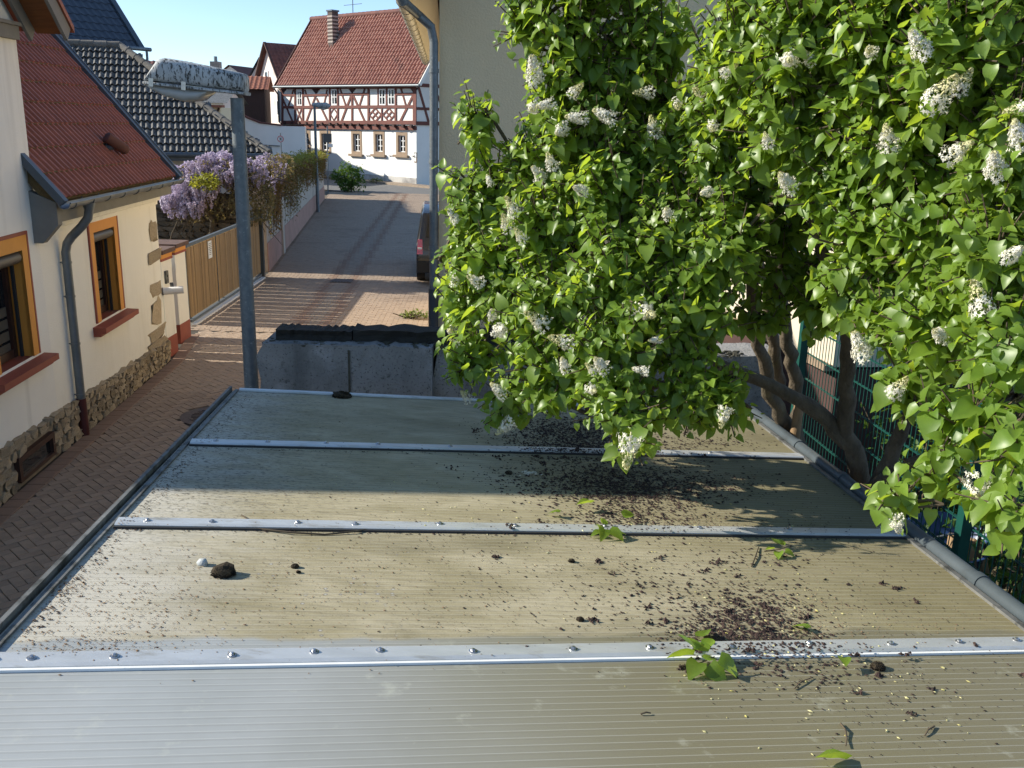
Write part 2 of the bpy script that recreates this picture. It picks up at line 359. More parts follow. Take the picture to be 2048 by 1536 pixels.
# left edge of the street (foot of the walls) and right edge, as functions of Y
def left_edge(y):
    pts = [(-10, -3.6), (8.65, -5.14), (14.43, -5.56), (16.9, -6.05), (23.2, -6.25), (47.7, -9.69), (60, -11.4)]
    for (a, xa), (b, xb) in zip(pts, pts[1:]):
        if y <= b: return xa + (xb - xa) * (y - a) / (b - a)
    return pts[-1][1]
def right_edge(y):
    if y < 6.1: return -1.2
    if y < 10: return 0.2
    return -0.82 - 0.074 * (y - 10) + (0.9 if y > 20 else 0)
st = MB()
ys = [-6, 0, 6, 6.2, 10, 14, 17, 20, 20.1, 26, 34, 44, 52.0]
for a, b in zip(ys, ys[1:]):
    st.quad((left_edge(a) + 0.0, a, -0.014), (right_edge(a) + 1.6, a, -0.014), (right_edge(b) + 1.6, b, -0.014), (left_edge(b), b, -0.014))
street = structure(put('street', st, m_joint))
PW, PL, PG, PT = 0.1, 0.2, 0.005, 0.06

def paver_mesh(w, l, name):
    b = MB(); c = 0.004; x, y = w / 2 - PG / 2, l / 2 - PG / 2
    lo = [(-x, -y, -0.03), (x, -y, -0.03), (x, y, -0.03), (-x, y, -0.03)]
    mi = [(-x, -y, -c), (x, -y, -c), (x, y, -c), (-x, y, -c)]
    hi = [(-x + c, -y + c, 0), (x - c, -y + c, 0), (x - c, y - c, 0), (-x + c, y - c, 0)]
    b.v = lo + mi + hi
    for k in range(4):
        j = (k + 1) % 4
        b.f += [(k, j, 4 + j, 4 + k), (4 + k, 4 + j, 8 + j, 8 + k)]
    b.f.append((8, 9, 10, 11)); return b
tmpl = paver_mesh(PW, PL, 'paver'); tv = np.array(tmpl.v); tf = tmpl.f
pme = tmpl.mesh('paver'); pme.materials.append(m_paver)
cells = []
MANH = Vector((-3.93, 11.62, 0))
c45 = math.cos(R_(45))
for i in range(-90, 190):
    for j in range(-90, 190):
        k = (i - j) % 4
        if k not in (0, 3): continue
        if k == 0: cx, cy, rot = (i + 1) * PW, (j + 0.5) * PW, 90
        else: cx, cy, rot = (i + 0.5) * PW, (j + 1) * PW, 0
        X = (cx - cy) * c45 - 4.0; Y = (cx + cy) * c45 + 4.0
        if not (2.0 < Y < 16.6): continue
        if X < left_edge(Y) + 0.20 or X > right_edge(Y) - 0.1 + (0.3 if Y < 6.1 else -0.1): continue
        if math.hypot(X - MANH.x, Y - MANH.y) < 0.43: continue
        cells.append((X, Y, R_(rot + 45)))
def paver_vis(c):
    p = proj((c[0], c[1], 0)); lim = 470 - 0.959 * (p[1] - 780)
    return -20 < p[0] < min(lim, 520) and p[1] < 1280
order = sorted(cells, key=lambda c: (not paver_vis(c), c[1]))
near, rest = order[:300], order[300:]
for (x, y, r) in near:
    mw = Matrix.Translation((x, y, random.uniform(-0.003, 0.002))) @ Matrix.Rotation(r + random.gauss(0, 0.008), 4, 'Z') @ Matrix.Rotation(random.gauss(0, 0.006), 4, 'X')
    put('paver', pme, None, street, mw)
def mass(items, name, mat, sl=1.0, sw=1.0):
    b = MB()
    for (x, y, r) in items:
        c, s = math.cos(r), math.sin(r); z = random.uniform(-0.004, 0.002); tx, ty = random.gauss(0, 0.012), random.gauss(0, 0.008)
        q = tv * (sw, sl, 1); q = np.stack([q[:, 0] * c - q[:, 1] * s + x, q[:, 0] * s + q[:, 1] * c + y, q[:, 2] + z + q[:, 0] * tx + q[:, 1] * ty], 1)
        b.add(q, tf)
    return stuff(put(name, b, mat, street))
mass(rest, 'herringbone_pavers', m_paverb)
# red edging course along the house wall
edge = []
y = 2.0
while y < 16.2:
    a = math.atan2(left_edge(y + 0.1) - left_edge(y - 0.1), 0.2)
    edge.append((left_edge(y) + 0.17, y, -a + 0.0)); y += 0.2
b_ = MB()
for (x, y, r) in edge:
    q = tv * (2.0, 1.0, 1); c, s = math.cos(r), math.sin(r); z = random.uniform(0.007, 0.010)
    b_.add(np.stack([q[:, 0] * c - q[:, 1] * s + x, q[:, 0] * s + q[:, 1] * c + y, q[:, 2] + z], 1), tf)
stuff(put('edging_pavers', b_, m_paverred, street))
# farther up the street: rows across, with a grey drain strip down the middle
dA0, dA1 = gnd(612, 643), gnd(757, 445.5); dB0, dB1 = gnd(644, 645), gnd(772, 445.5)
def drain_x(y):
    t = (y - dA0.y) / (dA1.y - dA0.y); return dA0.x + (dA1.x - dA0.x) * t, dB0.x + (dB1.x - dB0.x) * t
rows_b, rows_g, rows_r = [], [], []
y = 16.7; k = 0
while y < 51.5:
    ax, bx = drain_x(y); x = left_edge(y) + 0.1 + (k % 2) * 0.1
    sl = 1.0
    while x < right_edge(y) + 1.4:
        if ax - 0.02 < x < bx + 0.02 and y < 37.5: rows_g.append((x, y, R_(90)))
        elif abs(x - ax + 0.11) < 0.12 or abs(x - bx - 0.11) < 0.12: rows_r.append((x, y, R_(90)))
        else: rows_b.append((x, y, R_(90)))
        x += PL
    y += PW; k += 1
mass(rows_b, 'row_pavers', m_paverb); mass(rows_g, 'drain_pavers', m_pavergrey); mass(rows_r, 'drain_edge_pavers', m_paverred)

# manhole cover near the house, and the drain grate up the street
def disc(b, c, r, z0, z1, n=28):
    b.tube([(c[0], c[1], z0), (c[0], c[1], z1)], r, n)
mh = thing('manhole_cover', 'round cast iron manhole cover in the dark paving beside the carport roof', 'manhole', MANH)
b = MB(); disc(b, MANH, 0.42, -0.03, 0.001); put('ring', b, m_iron, mh)
b = MB(); disc(b, MANH, 0.31, -0.02, 0.006); put('lid', b, m_iron, mh)
for k in range(9):
    yy = -0.24 + k * 0.06; w = math.sqrt(max(0.01, 0.27 ** 2 - yy * yy)) * 2
    b = MB(); b.box((MANH.x, MANH.y + yy, 0.010), w, 0.028, 0.008); put('rib', b, m_iron, mh)
g = gnd(684, 562)
gr = thing('drain_grate', 'small iron drain grate in the grey strip down the middle of the street', 'drain', g)
b = MB(); b.box((g.x, g.y, 0.004), 0.5, 0.5, 0.02); put('frame', b, m_iron, gr)
for k in range(6):
    b = MB(); b.box((g.x - 0.18 + k * 0.072, g.y, 0.018), 0.035, 0.42, 0.01); put('bar', b, m_iron, gr)

# cross road at the end of the street, with a pale kerb strip in front of the far houses
HD = Vector((-0.745, 0.667, 0)).normalized(); HN = Vector((-HD.y, HD.x, 0)); HN = HN if HN.y < 0 else -HN   # half-timbered facade: along (to the left), outward
HC = atY(833, 366, 58.0); HC.z = 0
b = MB()
p0 = HC + HN * 0.9 - HD * 30; p1 = HC + HN * 0.9 + HD * 45
b.quad(p0 + HN * 6.0 + Z * -0.004, p1 + HN * 6.0 + Z * -0.004, p1 + Z * -0.004, p0 + Z * -0.004)
structure(put('asphalt_road', b, m_asphalt))
b = MB(); b.box(HC + HD * 7.5 + HN * 0.45 + Z * 0.03, 75, 0.9, 0.16, HD, HN, Z)
structure(put('pavement', b, m_pavergrey))
# raised garden soil on the right of the carport
b = MB(); b.hexa([(1.75, 0.5, -0.06), (14, 0.5, -0.06), (14, 9.9, -0.06), (1.75, 9.9, -0.06), (1.75, 0.5, 0.5), (14, 0.5, 0.5), (14, 9.9, 0.5), (1.75, 9.9, 0.5)])
structure(put('garden_soil', b, m_soil))

# ================================================================== CARPORT
VL, VX = ray(881, 351), ray(10558, 1140)
RN = VX.cross(VL).normalized(); RN = RN if RN.z > 0 else -RN
RP0 = CAMP + ray(0, 1325) * (9.0 / 3.2894)
def roof(u, v, h=0.0): return onpl(u, v, RP0, RN) + RN * h
def line2(p, q, a, b):   # intersection of lines pq and ab lying in the roof plane (2D in x,y)
    d1 = q - p; d2 = b - a
    den = d1.x * d2.y - d1.y * d2.x; t = ((a.x - p.x) * d2.y - (a.y - p.y) * d2.x) / den
    return p + d1 * t
La, Lb = roof(0, 1270), roof(468, 779); Ra, Rb = roof(2048, 1262), roof(1484, 823)
bars = []
for (a, c) in (((0, 1326), (2048, 1291)), ((215, 1047), (1750, 1069)), ((370, 886), (1580, 914)), ((468, 781), (1490, 826))):
    p, q = roof(*a), roof(*c); bars.append((line2(p, q, La, Lb), line2(p, q, Ra, Rb)))
dl = (bars[0][0] - bars[1][0]); dr = (bars[0][1] - bars[1][1])
bars.insert(0, (bars[0][0] + dl * 1.08, bars[0][1] + dr * 1.08))
EX = (bars[2][1] - bars[2][0]).normalized(); EL = RN.cross(EX).normalized()
carport = thing('carport', 'flat carport roof of ribbed plastic sheets in aluminium bars under the lilac', 'carport', (0, 3.2, 0))

def sheet_material():
    m = bpy.data.materials.new('ribbed_sheet'); m.use_nodes = True; nt = m.node_tree; N = nt.nodes; L = nt.links
    b = N['Principled BSDF']
    geo = N.new('ShaderNodeNewGeometry')
    def vec(d): v = N.new('ShaderNodeVectorMath'); v.operation = 'DOT_PRODUCT'; L.new(geo.outputs['Position'], v.inputs[0]); v.inputs[1].default_value = d; return v.outputs['Value']
    def rng(src, a, c, lo=0.0, hi=1.0, sm=False):
        r = N.new('ShaderNodeMapRange'); r.inputs['From Min'].default_value = a; r.inputs['From Max'].default_value = c
        r.inputs['To Min'].default_value = lo; r.inputs['To Max'].default_value = hi
        if sm: r.interpolation_type = 'SMOOTHSTEP'
        L.new(src, r.inputs['Value']); return r.outputs['Result']
    def noise(sc, det=6, stretch=(1, 1, 1), dist=0.0):
        mp = N.new('ShaderNodeMapping'); mp.inputs['Scale'].default_value = stretch; L.new(geo.outputs['Position'], mp.inputs['Vector'])
        n = N.new('ShaderNodeTexNoise'); n.inputs['Scale'].default_value = sc; n.inputs['Detail'].default_value = det; n.inputs['Distortion'].default_value = dist
        n.inputs['Roughness'].default_value = 0.65
        L.new(mp.outputs[0], n.inputs['Vector']); return n.outputs['Fac']
    def mth(op, a, c):
        x = N.new('ShaderNodeMath'); x.operation = op; x.use_clamp = op in ('MULTIPLY', 'ADD') and False
        for i, v in enumerate((a, c)):
            if isinstance(v, (int, float)): x.inputs[i].default_value = v
            else: L.new(v, x.inputs[i])
        return x.outputs[0]
    def mix(f, a, c):
        x = N.new('ShaderNodeMix'); x.data_type = 'RGBA'
        if isinstance(f, float): x.inputs['Factor'].default_value = f
        else: L.new(f, x.inputs['Factor'])
        for s_, v in (('A', a), ('B', c)):
            if isinstance(v, tuple): x.inputs[s_].default_value = (*v, 1)
            else: L.new(v, x.inputs[s_])
        return x.outputs['Result']
    dd = vec(tuple(EL)); xx = vec(tuple(EX))
    d1 = EL.dot(bars[1][0]); x0 = EX.dot(bars[1][0])
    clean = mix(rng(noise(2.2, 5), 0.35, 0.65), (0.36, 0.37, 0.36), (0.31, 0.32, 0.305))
    clean = mix(rng(xx, x0 + 0.3, x0 + 1.9, 0, 0.95, True), clean, (0.17, 0.148, 0.085))  # paler left end paints in the sky's reflection on the cleaner sheet
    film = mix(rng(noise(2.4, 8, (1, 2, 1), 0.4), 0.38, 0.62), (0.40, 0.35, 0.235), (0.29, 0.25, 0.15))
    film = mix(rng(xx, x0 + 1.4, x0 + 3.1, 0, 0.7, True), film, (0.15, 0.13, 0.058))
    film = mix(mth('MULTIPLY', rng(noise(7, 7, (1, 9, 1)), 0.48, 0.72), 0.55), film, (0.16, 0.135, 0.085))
    # dirt film starts a hand beyond the front bar, along a wavy tide line
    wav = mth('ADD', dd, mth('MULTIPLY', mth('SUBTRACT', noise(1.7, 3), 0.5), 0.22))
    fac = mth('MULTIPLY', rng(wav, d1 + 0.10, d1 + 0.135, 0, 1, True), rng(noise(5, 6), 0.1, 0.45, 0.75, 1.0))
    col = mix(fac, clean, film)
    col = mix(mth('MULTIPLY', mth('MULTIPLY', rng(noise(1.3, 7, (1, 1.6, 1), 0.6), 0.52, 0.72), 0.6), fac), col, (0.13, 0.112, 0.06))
    # pale washed band on the left side, black lichen crust at the left edge
    edge = mth('ADD', xx, mth('MULTIPLY', mth('SUBTRACT', noise(3.5, 8, (1, 2.5, 1)), 0.5), 0.9))
    col = mix(mth('MULTIPLY', rng(edge, x0 + 0.75, x0 + 0.10, 0, 0.6, True), fac), col, (0.55, 0.53, 0.48))
    crust = mth('MULTIPLY', rng(noise(42, 8, (1, 2.2, 1)), 0.53, 0.60), rng(edge, x0 + 1.15, x0 + 0.15, 0, 0.85))
    crust = mth('MULTIPLY', crust, rng(dd, d1 + 0.55, d1 + 1.2, 0.0, 1.0))
    col = mix(crust, col, (0.035, 0.034, 0.03))
    spots = mth('MULTIPLY', rng(noise(75, 3), 0.66, 0.72), fac)
    col = mix(spots, col, (0.075, 0.06, 0.04))
    bv = N.new('ShaderNodeTexVoronoi'); bv.inputs['Scale'].default_value = 34; bv.inputs['Randomness'].default_value = 1.0
    L.new(geo.outputs['Position'], bv.inputs['Vector'])
    ring = mth('MULTIPLY', rng(bv.outputs['Distance'], 0.30, 0.22), mth('MULTIPLY', rng(noise(6, 5), 0.56, 0.66), rng(xx, x0 + 2.2, x0 + 0.5, 0, 1)))
    ring = mth('MULTIPLY', ring, rng(dd, d1 + 1.1, d1 + 0.8, 0.25, 1))
    col = mix(mth('MULTIPLY', ring, fac), col, (0.18, 0.165, 0.15))
    ring2 = mth('MULTIPLY', mth('MULTIPLY', rng(bv.outputs['Distance'], 0.17, 0.11), ring), fac)
    col = mix(ring2, col, (0.50, 0.49, 0.43))
    dust = mth('MULTIPLY', rng(noise(9, 7), 0.60, 0.78), rng(fac, 1, 0, 0, 0.55)); col = mix(dust, col, (0.52, 0.52, 0.42))
    # the inner webs show through the top skin as fine lines
    web = mth('FRACT', mth('MULTIPLY', mth('SUBTRACT', dd, d1), 1 / 0.0285), 0.0)
    line = rng(mth('ABSOLUTE', mth('SUBTRACT', web, 0.5), 0.0), 0.42, 0.48)
    col = mix(mth('MULTIPLY', line, mth('SUBTRACT', 0.26, mth('MULTIPLY', fac, 0.07))), col, (0.58, 0.58, 0.53))
    line2_ = rng(mth('ABSOLUTE', mth('SUBTRACT', web, 0.78), 0.0), 0.16, 0.02)
    col = mix(mth('MULTIPLY', line2_, 0.22), col, (0.16, 0.15, 0.12))
    L.new(col, b.inputs['Base Color'])
    L.new(mth('ADD', 0.34, mth('MULTIPLY', fac, 0.52)), b.inputs['Roughness'])
    L.new(mth('SUBTRACT', 0.5, mth('MULTIPLY', fac, 0.38)), b.inputs['Specular IOR Level'])
    bp = N.new('ShaderNodeBump'); bp.inputs['Strength'].default_value = 0.18; bp.inputs['Distance'].default_value = 0.004
    L.new(mth('ADD', mth('MULTIPLY', line, -0.6), mth('MULTIPLY', noise(140, 4), mth('MULTIPLY', fac, 1.2))), bp.inputs['Height']); L.new(bp.outputs[0], b.inputs['Normal'])
    return m
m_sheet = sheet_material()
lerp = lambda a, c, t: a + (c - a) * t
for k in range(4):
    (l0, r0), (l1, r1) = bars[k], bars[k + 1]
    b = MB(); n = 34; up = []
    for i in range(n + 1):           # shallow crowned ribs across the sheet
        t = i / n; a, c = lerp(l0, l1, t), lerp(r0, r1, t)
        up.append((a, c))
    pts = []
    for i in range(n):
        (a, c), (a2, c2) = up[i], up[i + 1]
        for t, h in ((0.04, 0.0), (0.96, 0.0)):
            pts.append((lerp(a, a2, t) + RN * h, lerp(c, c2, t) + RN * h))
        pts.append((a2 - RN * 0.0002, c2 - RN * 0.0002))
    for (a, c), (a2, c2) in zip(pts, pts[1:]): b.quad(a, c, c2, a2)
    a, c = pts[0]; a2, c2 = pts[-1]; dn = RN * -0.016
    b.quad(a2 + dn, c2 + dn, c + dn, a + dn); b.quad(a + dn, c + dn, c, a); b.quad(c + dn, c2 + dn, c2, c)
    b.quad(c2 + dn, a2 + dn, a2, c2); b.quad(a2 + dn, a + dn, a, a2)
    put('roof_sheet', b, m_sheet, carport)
def screw_mesh():
    b = MB(); b.tube([(0, 0, 0), (0, 0, 0.002), (0, 0, 0.003)], [0.0125, 0.0125, 0.009], 14); b.tube([(0, 0, 0.003), (0, 0, 0.006), (0, 0, 0.0085)], [0.0075, 0.0075, 0.004], 6)
    return b
sme = screw_mesh().mesh('screw'); sme.materials.append(m_screw)
screws = {1: [-10, 65, 230, 465, 628, 760, 945, 1145, 1298, 1460, 1620, 1780, 1918, 2035], 2: [295, 425, 595, 710, 880, 1030, 1210, 1400, 1580], 3: [432, 535, 652, 756, 900, 1060, 1240, 1420], 4: []}
barpx = {1: ((0, 1326), (2048, 1291)), 2: ((215, 1047), (1750, 1069)), 3: ((370, 886), (1580, 914)), 4: ((468, 781), (1490, 826))}
for k in (1, 2, 3, 4):
    l, r = bars[k]; l = l + EX * 0.035; w = 0.075 if k < 4 else 0.035
    b = MB(); prof = [(-w / 2, 0.002), (-w / 2, 0.010), (-w * 0.36, 0.0145), (w * 0.36, 0.0145), (w / 2, 0.010), (w / 2, 0.002)]
    rings = [[p + EL * a + RN * h for (a, h) in prof] for p in (l, r)]
    b.loft(rings); st_ = put('cover_strip', b, m_alu, carport)
    if k < 4:
        b = MB(); b.bar(l - EL * (w / 2 + 0.006) + RN * 0.004, r - EL * (w / 2 + 0.006) + RN * 0.004, 0.011, 0.007, RN); put('rubber_lip', b, m_rubber if k == 1 else m_dark, st_)
    (ua, va), (ub, vb) = barpx[k]
    for u in screws[k]:
        v = va + (vb - va) * (u - ua) / (ub - ua); p = roof(u, v, 0.0145)
        p = p + EL * random.uniform(-0.01, 0.01)
        put('screw', sme, None, st_, frame(p, EX, EL, RN) @ Matrix.Rotation(random.random() * 3, 4, 'Z'))
# left edge profile (two steps) and its inner lip
l0, l1 = bars[0][0], bars[4][0]
ld = (l1 - l0).normalized(); ls = ld.cross(RN)   # to the right
b = MB(); b.bar(l0 - ls * 0.012 + RN * 0.004, l1 - ls * 0.012 + RN * 0.004, 0.014, 0.040, RN); et = put('edge_profile', b, m_alud, carport)
b = MB(); b.bar(l0 + ls * 0.022 + RN * 0.006, l1 + ls * 0.022 + RN * 0.006, 0.018, 0.008, RN); put('edge_lip', b, m_alud, et)
b = MB(); b.bar(l0 + ls * 0.012 - RN * 0.075, l1 + ls * 0.012 - RN * 0.075, 0.02, 0.10, RN); put('fascia', b, m_alud, carport)
# grey gutter pipe down the right edge
r0, r1 = bars[0][1], bars[4][1]; rd = (r1 - r0).normalized(); rs = rd.cross(RN)
ga, gb = r0 + rs * 0.055 + RN * 0.012 - rd * 0.3, r1 + rs * 0.055 + RN * 0.012 + rd * 0.02
b = MB(); b.tube([ga, gb], 0.029, 18); gut = put('gutter_pipe', b, m_pvc, carport, sm=50)
for (u, v) in ((1580, 895), (1665, 962), (1940, 1170)):
    q = roof(u, v); t = (q - ga).dot(gb - ga) / (gb - ga).length_squared; c = lerp(ga, gb, t)
    b = MB(); b.tube([c - rd * 0.02, c + rd * 0.02], 0.034, 18); put('coupling', b, m_pvc, gut, sm=50)
b = MB(); b.bar(r0 + rs * 0.008 + RN * 0.003, r1 + rs * 0.008 + RN * 0.003, 0.022, 0.014, RN); put('edge_profile', b, m_alud, carport)
# timber posts and beams that carry it
for (p, q) in ((bars[0][0], bars[4][0]), (bars[0][1], bars[4][1])):
    inw = EX if p.x < 0 else -EX
    b = MB(); b.bar(p + inw * 0.12 - RN * 0.10, q + inw * 0.12 - RN * 0.10, 0.1, 0.16, RN); put('beam', b, m_log, carport)
    for t in (0.05, 0.95):
        c = lerp(p, q, t) + inw * 0.12 - RN * 0.18
        b = MB(); b.box((c.x, c.y, c.z / 2 - 0.03), 0.11, 0.11, c.z + 0.02); put('post', b, m_log, carport)
for k in range(5):
    b = MB(); b.bar(bars[k][0] + EX * 0.06 - RN * 0.05, bars[k][1] - EX * 0.06 - RN * 0.05, 0.06, 0.06, RN); put('rafter', b, m_log, carport)

# ================================================================== CONCRETE WALL with old beams on top
cw = thing('concrete_wall', 'weathered grey concrete wall with black lichen behind the far end of the carport', 'wall', (-1.0, 6.05, 0))
A, B = atY(519, 668, 5.86), atY(866, 660, 5.86); zt = 2.40
b = MB()
def wallblk(x0, x1, y0, y1, z1, nx, nz, jit):
    b = MB(); g_ = []
    for j in range(nz + 1):
        for i in range(nx + 1):
            x = x0 + (x1 - x0) * i / nx; z = -0.06 + (z1 + 0.06) * j / nz
            if j == nz: z += random.gauss(0, jit)
            if i == 0: x += 0.012 * math.sin(j * 1.7) - (0.0 if j < nz else -0.03)
            g_.append((x, y0 + random.gauss(0, jit * 0.4), z))
    n0 = len(g_); b.v = g_ + [(x, y1, z) for (x, y, z) in g_]
    I = lambda i, j: j * (nx + 1) + i
    for j in range(nz):
        for i in range(nx):
            b.f.append((I(i, j), I(i + 1, j), I(i + 1, j + 1), I(i, j + 1))); b.f.append(tuple(n0 + k for k in (I(i, j + 1), I(i + 1, j + 1), I(i + 1, j), I(i, j))))
    for i in range(nx): b.f.append((I(i, nz), I(i + 1, nz), n0 + I(i + 1, nz), n0 + I(i, nz)))
    for j in range(nz):
        b.f.append((I(0, j + 1), n0 + I(0, j + 1), n0 + I(0, j), I(0, j))); b.f.append((I(nx, j), n0 + I(nx, j), n0 + I(nx, j + 1), I(nx, j + 1)))
    return b
mid = atY(700, 665, 5.86).x
put('block', wallblk(A.x, B.x, 5.80, 6.25, zt, 36, 30, 0.004), m_conc, cw)
b = MB(); b.box((mid, 5.796, zt / 2 - .03), 0.012, 0.012, zt); put('joint', b, m_conctop, cw)
put('block', wallblk(B.x + 0.004, 1.75, 5.87, 6.25, zt - 0.02, 30, 24, 0.004), m_conc, cw)
b = MB()
for i in range(420):      # crumbling mossy crust on the top edge
    x = random.uniform(A.x + 0.02, 1.5); s = random.uniform(0.006, 0.018)
    v, f = rock(i % 7, jit=0.5); b.add(np.array(v) * (s * 2, s, s * 0.9) + (x, random.uniform(5.80, 5.95), zt - 0.012 + random.uniform(0, 0.012)), f)
stuff(put('moss_crust', b, m_conctop, cw))
def beam(name, label, u0, u1, v0, v1, Y, seed):
    r = np.random.default_rng(seed); n = 22; rings = []
    a, c = atY(u0, v1, Y), atY(u1, v1, Y); h = abs(atY(u0, v0, Y).z - a.z)
    for i in range(n + 1):
        t = i / n; p = lerp(a, c, t); p.z = zt + 0.004; hh = h * (1 + r.normal(0, 0.018) - (0.10 if r.random() < 0.12 else 0))
        rings.append([(p.x, Y + r.normal(0, .006), p.z), (p.x, Y + 0.02 + r.normal(0, .008), p.z + hh * 0.5), (p.x, Y + r.normal(0, .006), p.z + hh), (p.x, Y + 0.18, p.z + hh + r.normal(0, .006)), (p.x, Y + 0.2, p.z)])
    b = MB(); b.loft(rings); return tag(put(name, b, m_oldwood), label, 'beam', 'old beams on the concrete wall')
beam('wooden_beam', 'black rotting wooden beam on top of the concrete wall, the left one', 551, 703, 648, 668, 5.90, 1)
beam('wooden_beam', 'black rotting wooden beam on the concrete wall running under the lilac leaves', 706, 1060, 645, 668, 5.91, 2)

# ================================================================== STREET LAMP beside the carport
lp = atY(502, 780, 6.45); base = Vector((lp.x, 6.45, 0))
top = atY(474, 196, 6.45); top = Vector((top.x, 6.45, top.z))
lamp = thing('street_lamp', 'tall galvanised street lamp with a lichen spotted head beside the carport corner', 'street lamp', base)
b = MB(); b.tube([base - Z * 0.06, base.lerp(top, 0.5), top], [0.056, 0.050, 0.044], 20); put('pole', b, m_galv, lamp, sm=60)
hd = (atY(298, 163, 6.35) - atY(492, 184, 6.45)); hl = hd.length; hd.normalize(); hs = Vector((0, 1, 0)); hu = hd.cross(hs).normalized(); hu = hu if hu.z > 0 else -hu
ho = atY(492, 184, 6.45) + hu * 0.0
def ring_pts(t, hw, z0, z1, rnd, n=16):
    c = ho + hd * (t * hl); pts = []
    for k in range(n):
        a = 2 * math.pi * (k + 0.5) / n; ca, sa = math.cos(a), math.sin(a)
        px = math.copysign(abs(ca) ** rnd, ca) * hw; pz = (z0 + z1) / 2 + math.copysign(abs(sa) ** rnd, sa) * (z1 - z0) / 2
        pts.append(c + hs * px + hu * pz)
    return pts
b = MB(); b.loft([ring_pts(t, w, 0.0, z, 0.45) for (t, w, z) in ((0.0, 0.075, 0.095), (0.02, 0.088, 0.115), (0.3, 0.105, 0.135), (0.6, 0.125, 0.152), (0.80, 0.135, 0.158), (0.86, 0.132, 0.145), (0.99, 0.105, 0.012))])
put('housing', b, m_lampw, lamp, sm=50)
b = MB(); b.loft([ring_pts(t, w, -0.022, 0.0, 0.4) for (t, w) in ((-0.015, 0.085), (0.3, 0.115), (0.7, 0.143), (0.97, 0.125), (1.0, 0.112))])
put('rim', b, m_lampw, lamp, sm=50)
b = MB(); b.loft([ring_pts(t, w, z, -0.02, 0.7) for (t, w, z) in ((0.36, 0.10, -0.03), (0.45, 0.118, -0.085), (0.6, 0.125, -0.105), (0.8, 0.12, -0.085), (0.93, 0.11, -0.05), (0.98, 0.10, -0.026))])
put('glass_bowl', b, m_bowl, lamp, sm=60)
for t in (0.57, 0.90):
    c = ho + hd * (t * hl) - hs * (0.143 if t < 0.8 else 0.135)
    b = MB(); b.box(c - hu * 0.004, 0.028, 0.008, 0.052, hd, hs, hu); put('clip', b, m_screw, lamp)

# ================================================================== generic builders
def tile_tmpl(w, l, prof, th=0.018, lift=0.022):
    b = MB(); n = len(prof)
    for (fx, h) in prof: b.v.append((fx * w, 0, h + lift - th))
    for (fx, h) in prof: b.v.append((fx * w, 0, h + lift))
    for (fx, h) in prof: b.v.append((fx * w, l * 1.08, h))
    for i in range(n - 1):
        b.f.append((i, i + 1, n + i + 1, n + i)); b.f.append((n + i, n + i + 1, 2 * n + i + 1, 2 * n + i))
    return b
PAN = [(0, 0.0), (0.12, 0.03), (0.28, 0.045), (0.45, 0.03), (0.6, 0.004), (0.8, -0.004), (1.0, 0.0)]
DBL = [(0, 0.0), (0.08, 0.022), (0.2, 0.034), (0.32, 0.022), (0.4, 0.0), (0.52, 0.0), (0.6, 0.022), (0.7, 0.034), (0.82, 0.022), (0.9, 0.0), (1.0, 0.0)]
RIB = [(0, 0.0), (0.06, 0.026), (0.18, 0.026), (0.24, 0.0), (0.5, 0.0), (0.56, 0.026), (0.68, 0.026), (0.74, 0.0), (1.0, 0.0)]
def tiles(roofpart, o, ex, ey, nx, ny, tw, tl, prof, mat, lift=0.022, inside=None, limit=0, jit=0.0, stuff_mat=None, prefer=None, skew=0.0):
    nrm = ex.cross(ey).normalized(); nrm = nrm if nrm.z > 0 else -nrm
    t = tile_tmpl(tw, tl, prof, lift=lift); spots = []
    for j in range(ny):
        for i in range(nx):
            x, y = i * tw, j * tl
            if inside and not inside(x + tw / 2, y + tl / 2): continue
            spots.append((x, y))
    if prefer: spots.sort(key=prefer)
    fr = lambda x, y: frame(o + ex * (x + random.gauss(0, jit)) + ey * (y + random.gauss(0, jit)) + nrm * random.gauss(0, jit * 0.4), ex, ey, nrm)
    if limit:
        me = t.mesh('roof_tile'); me.materials.append(mat); smooth(me, 50)
        for (x, y) in spots[:limit]:
            put('roof_tile', me, None, roofpart, fr(x, y) @ Matrix.Rotation(random.gauss(0, 0.008), 4, 'Z'))
    rest_ = spots[limit:]
    if rest_:
        b = MB(); tvv = np.array(t.v)
        for (x, y) in rest_:
            m = np.array(fr(x, y)); b.add(tvv @ m[:3, :3].T + m[:3, 3], t.f)
        o_ = put('roof_tiles', b, stuff_mat or mat, roofpart, sm=50); stuff(o_)
    return spots

def leaf_scatter(name, pts, size, mat, parent=None, droop=0.3, flat=None, asp=0.55):
    """one mesh of small folded leaves at the given points"""
    b = MB()
    for p in pts:
        p = Vector(p); s = size * random.uniform(0.6, 1.35)
        d = Vector((random.gauss(0, 1), random.gauss(0, 1), random.gauss(0, 0.6) - droop)).normalized()
        up = Vector((random.gauss(0, 0.6), random.gauss(0, 0.6), 1)) if flat is None else flat + Vector((random.gauss(0, .4), random.gauss(0, .4), random.gauss(0, .4)))
        w = d.cross(up)
        if w.length < 1e-3: continue
        w.normalize(); n = w.cross(d); w = w * (s * asp); tip = p + d * s; m1 = p + d * s * 0.45
        i = len(b.v); b.v += [tuple(p), tuple(m1 + w * 0.5 + n * s * 0.08), tuple(tip - n * s * 0.06), tuple(m1 - w * 0.5 + n * s * 0.08)]
        b.f += [(i, i + 1, i + 2), (i, i + 2, i + 3)]
    o = put(name, b, mat, parent); return o

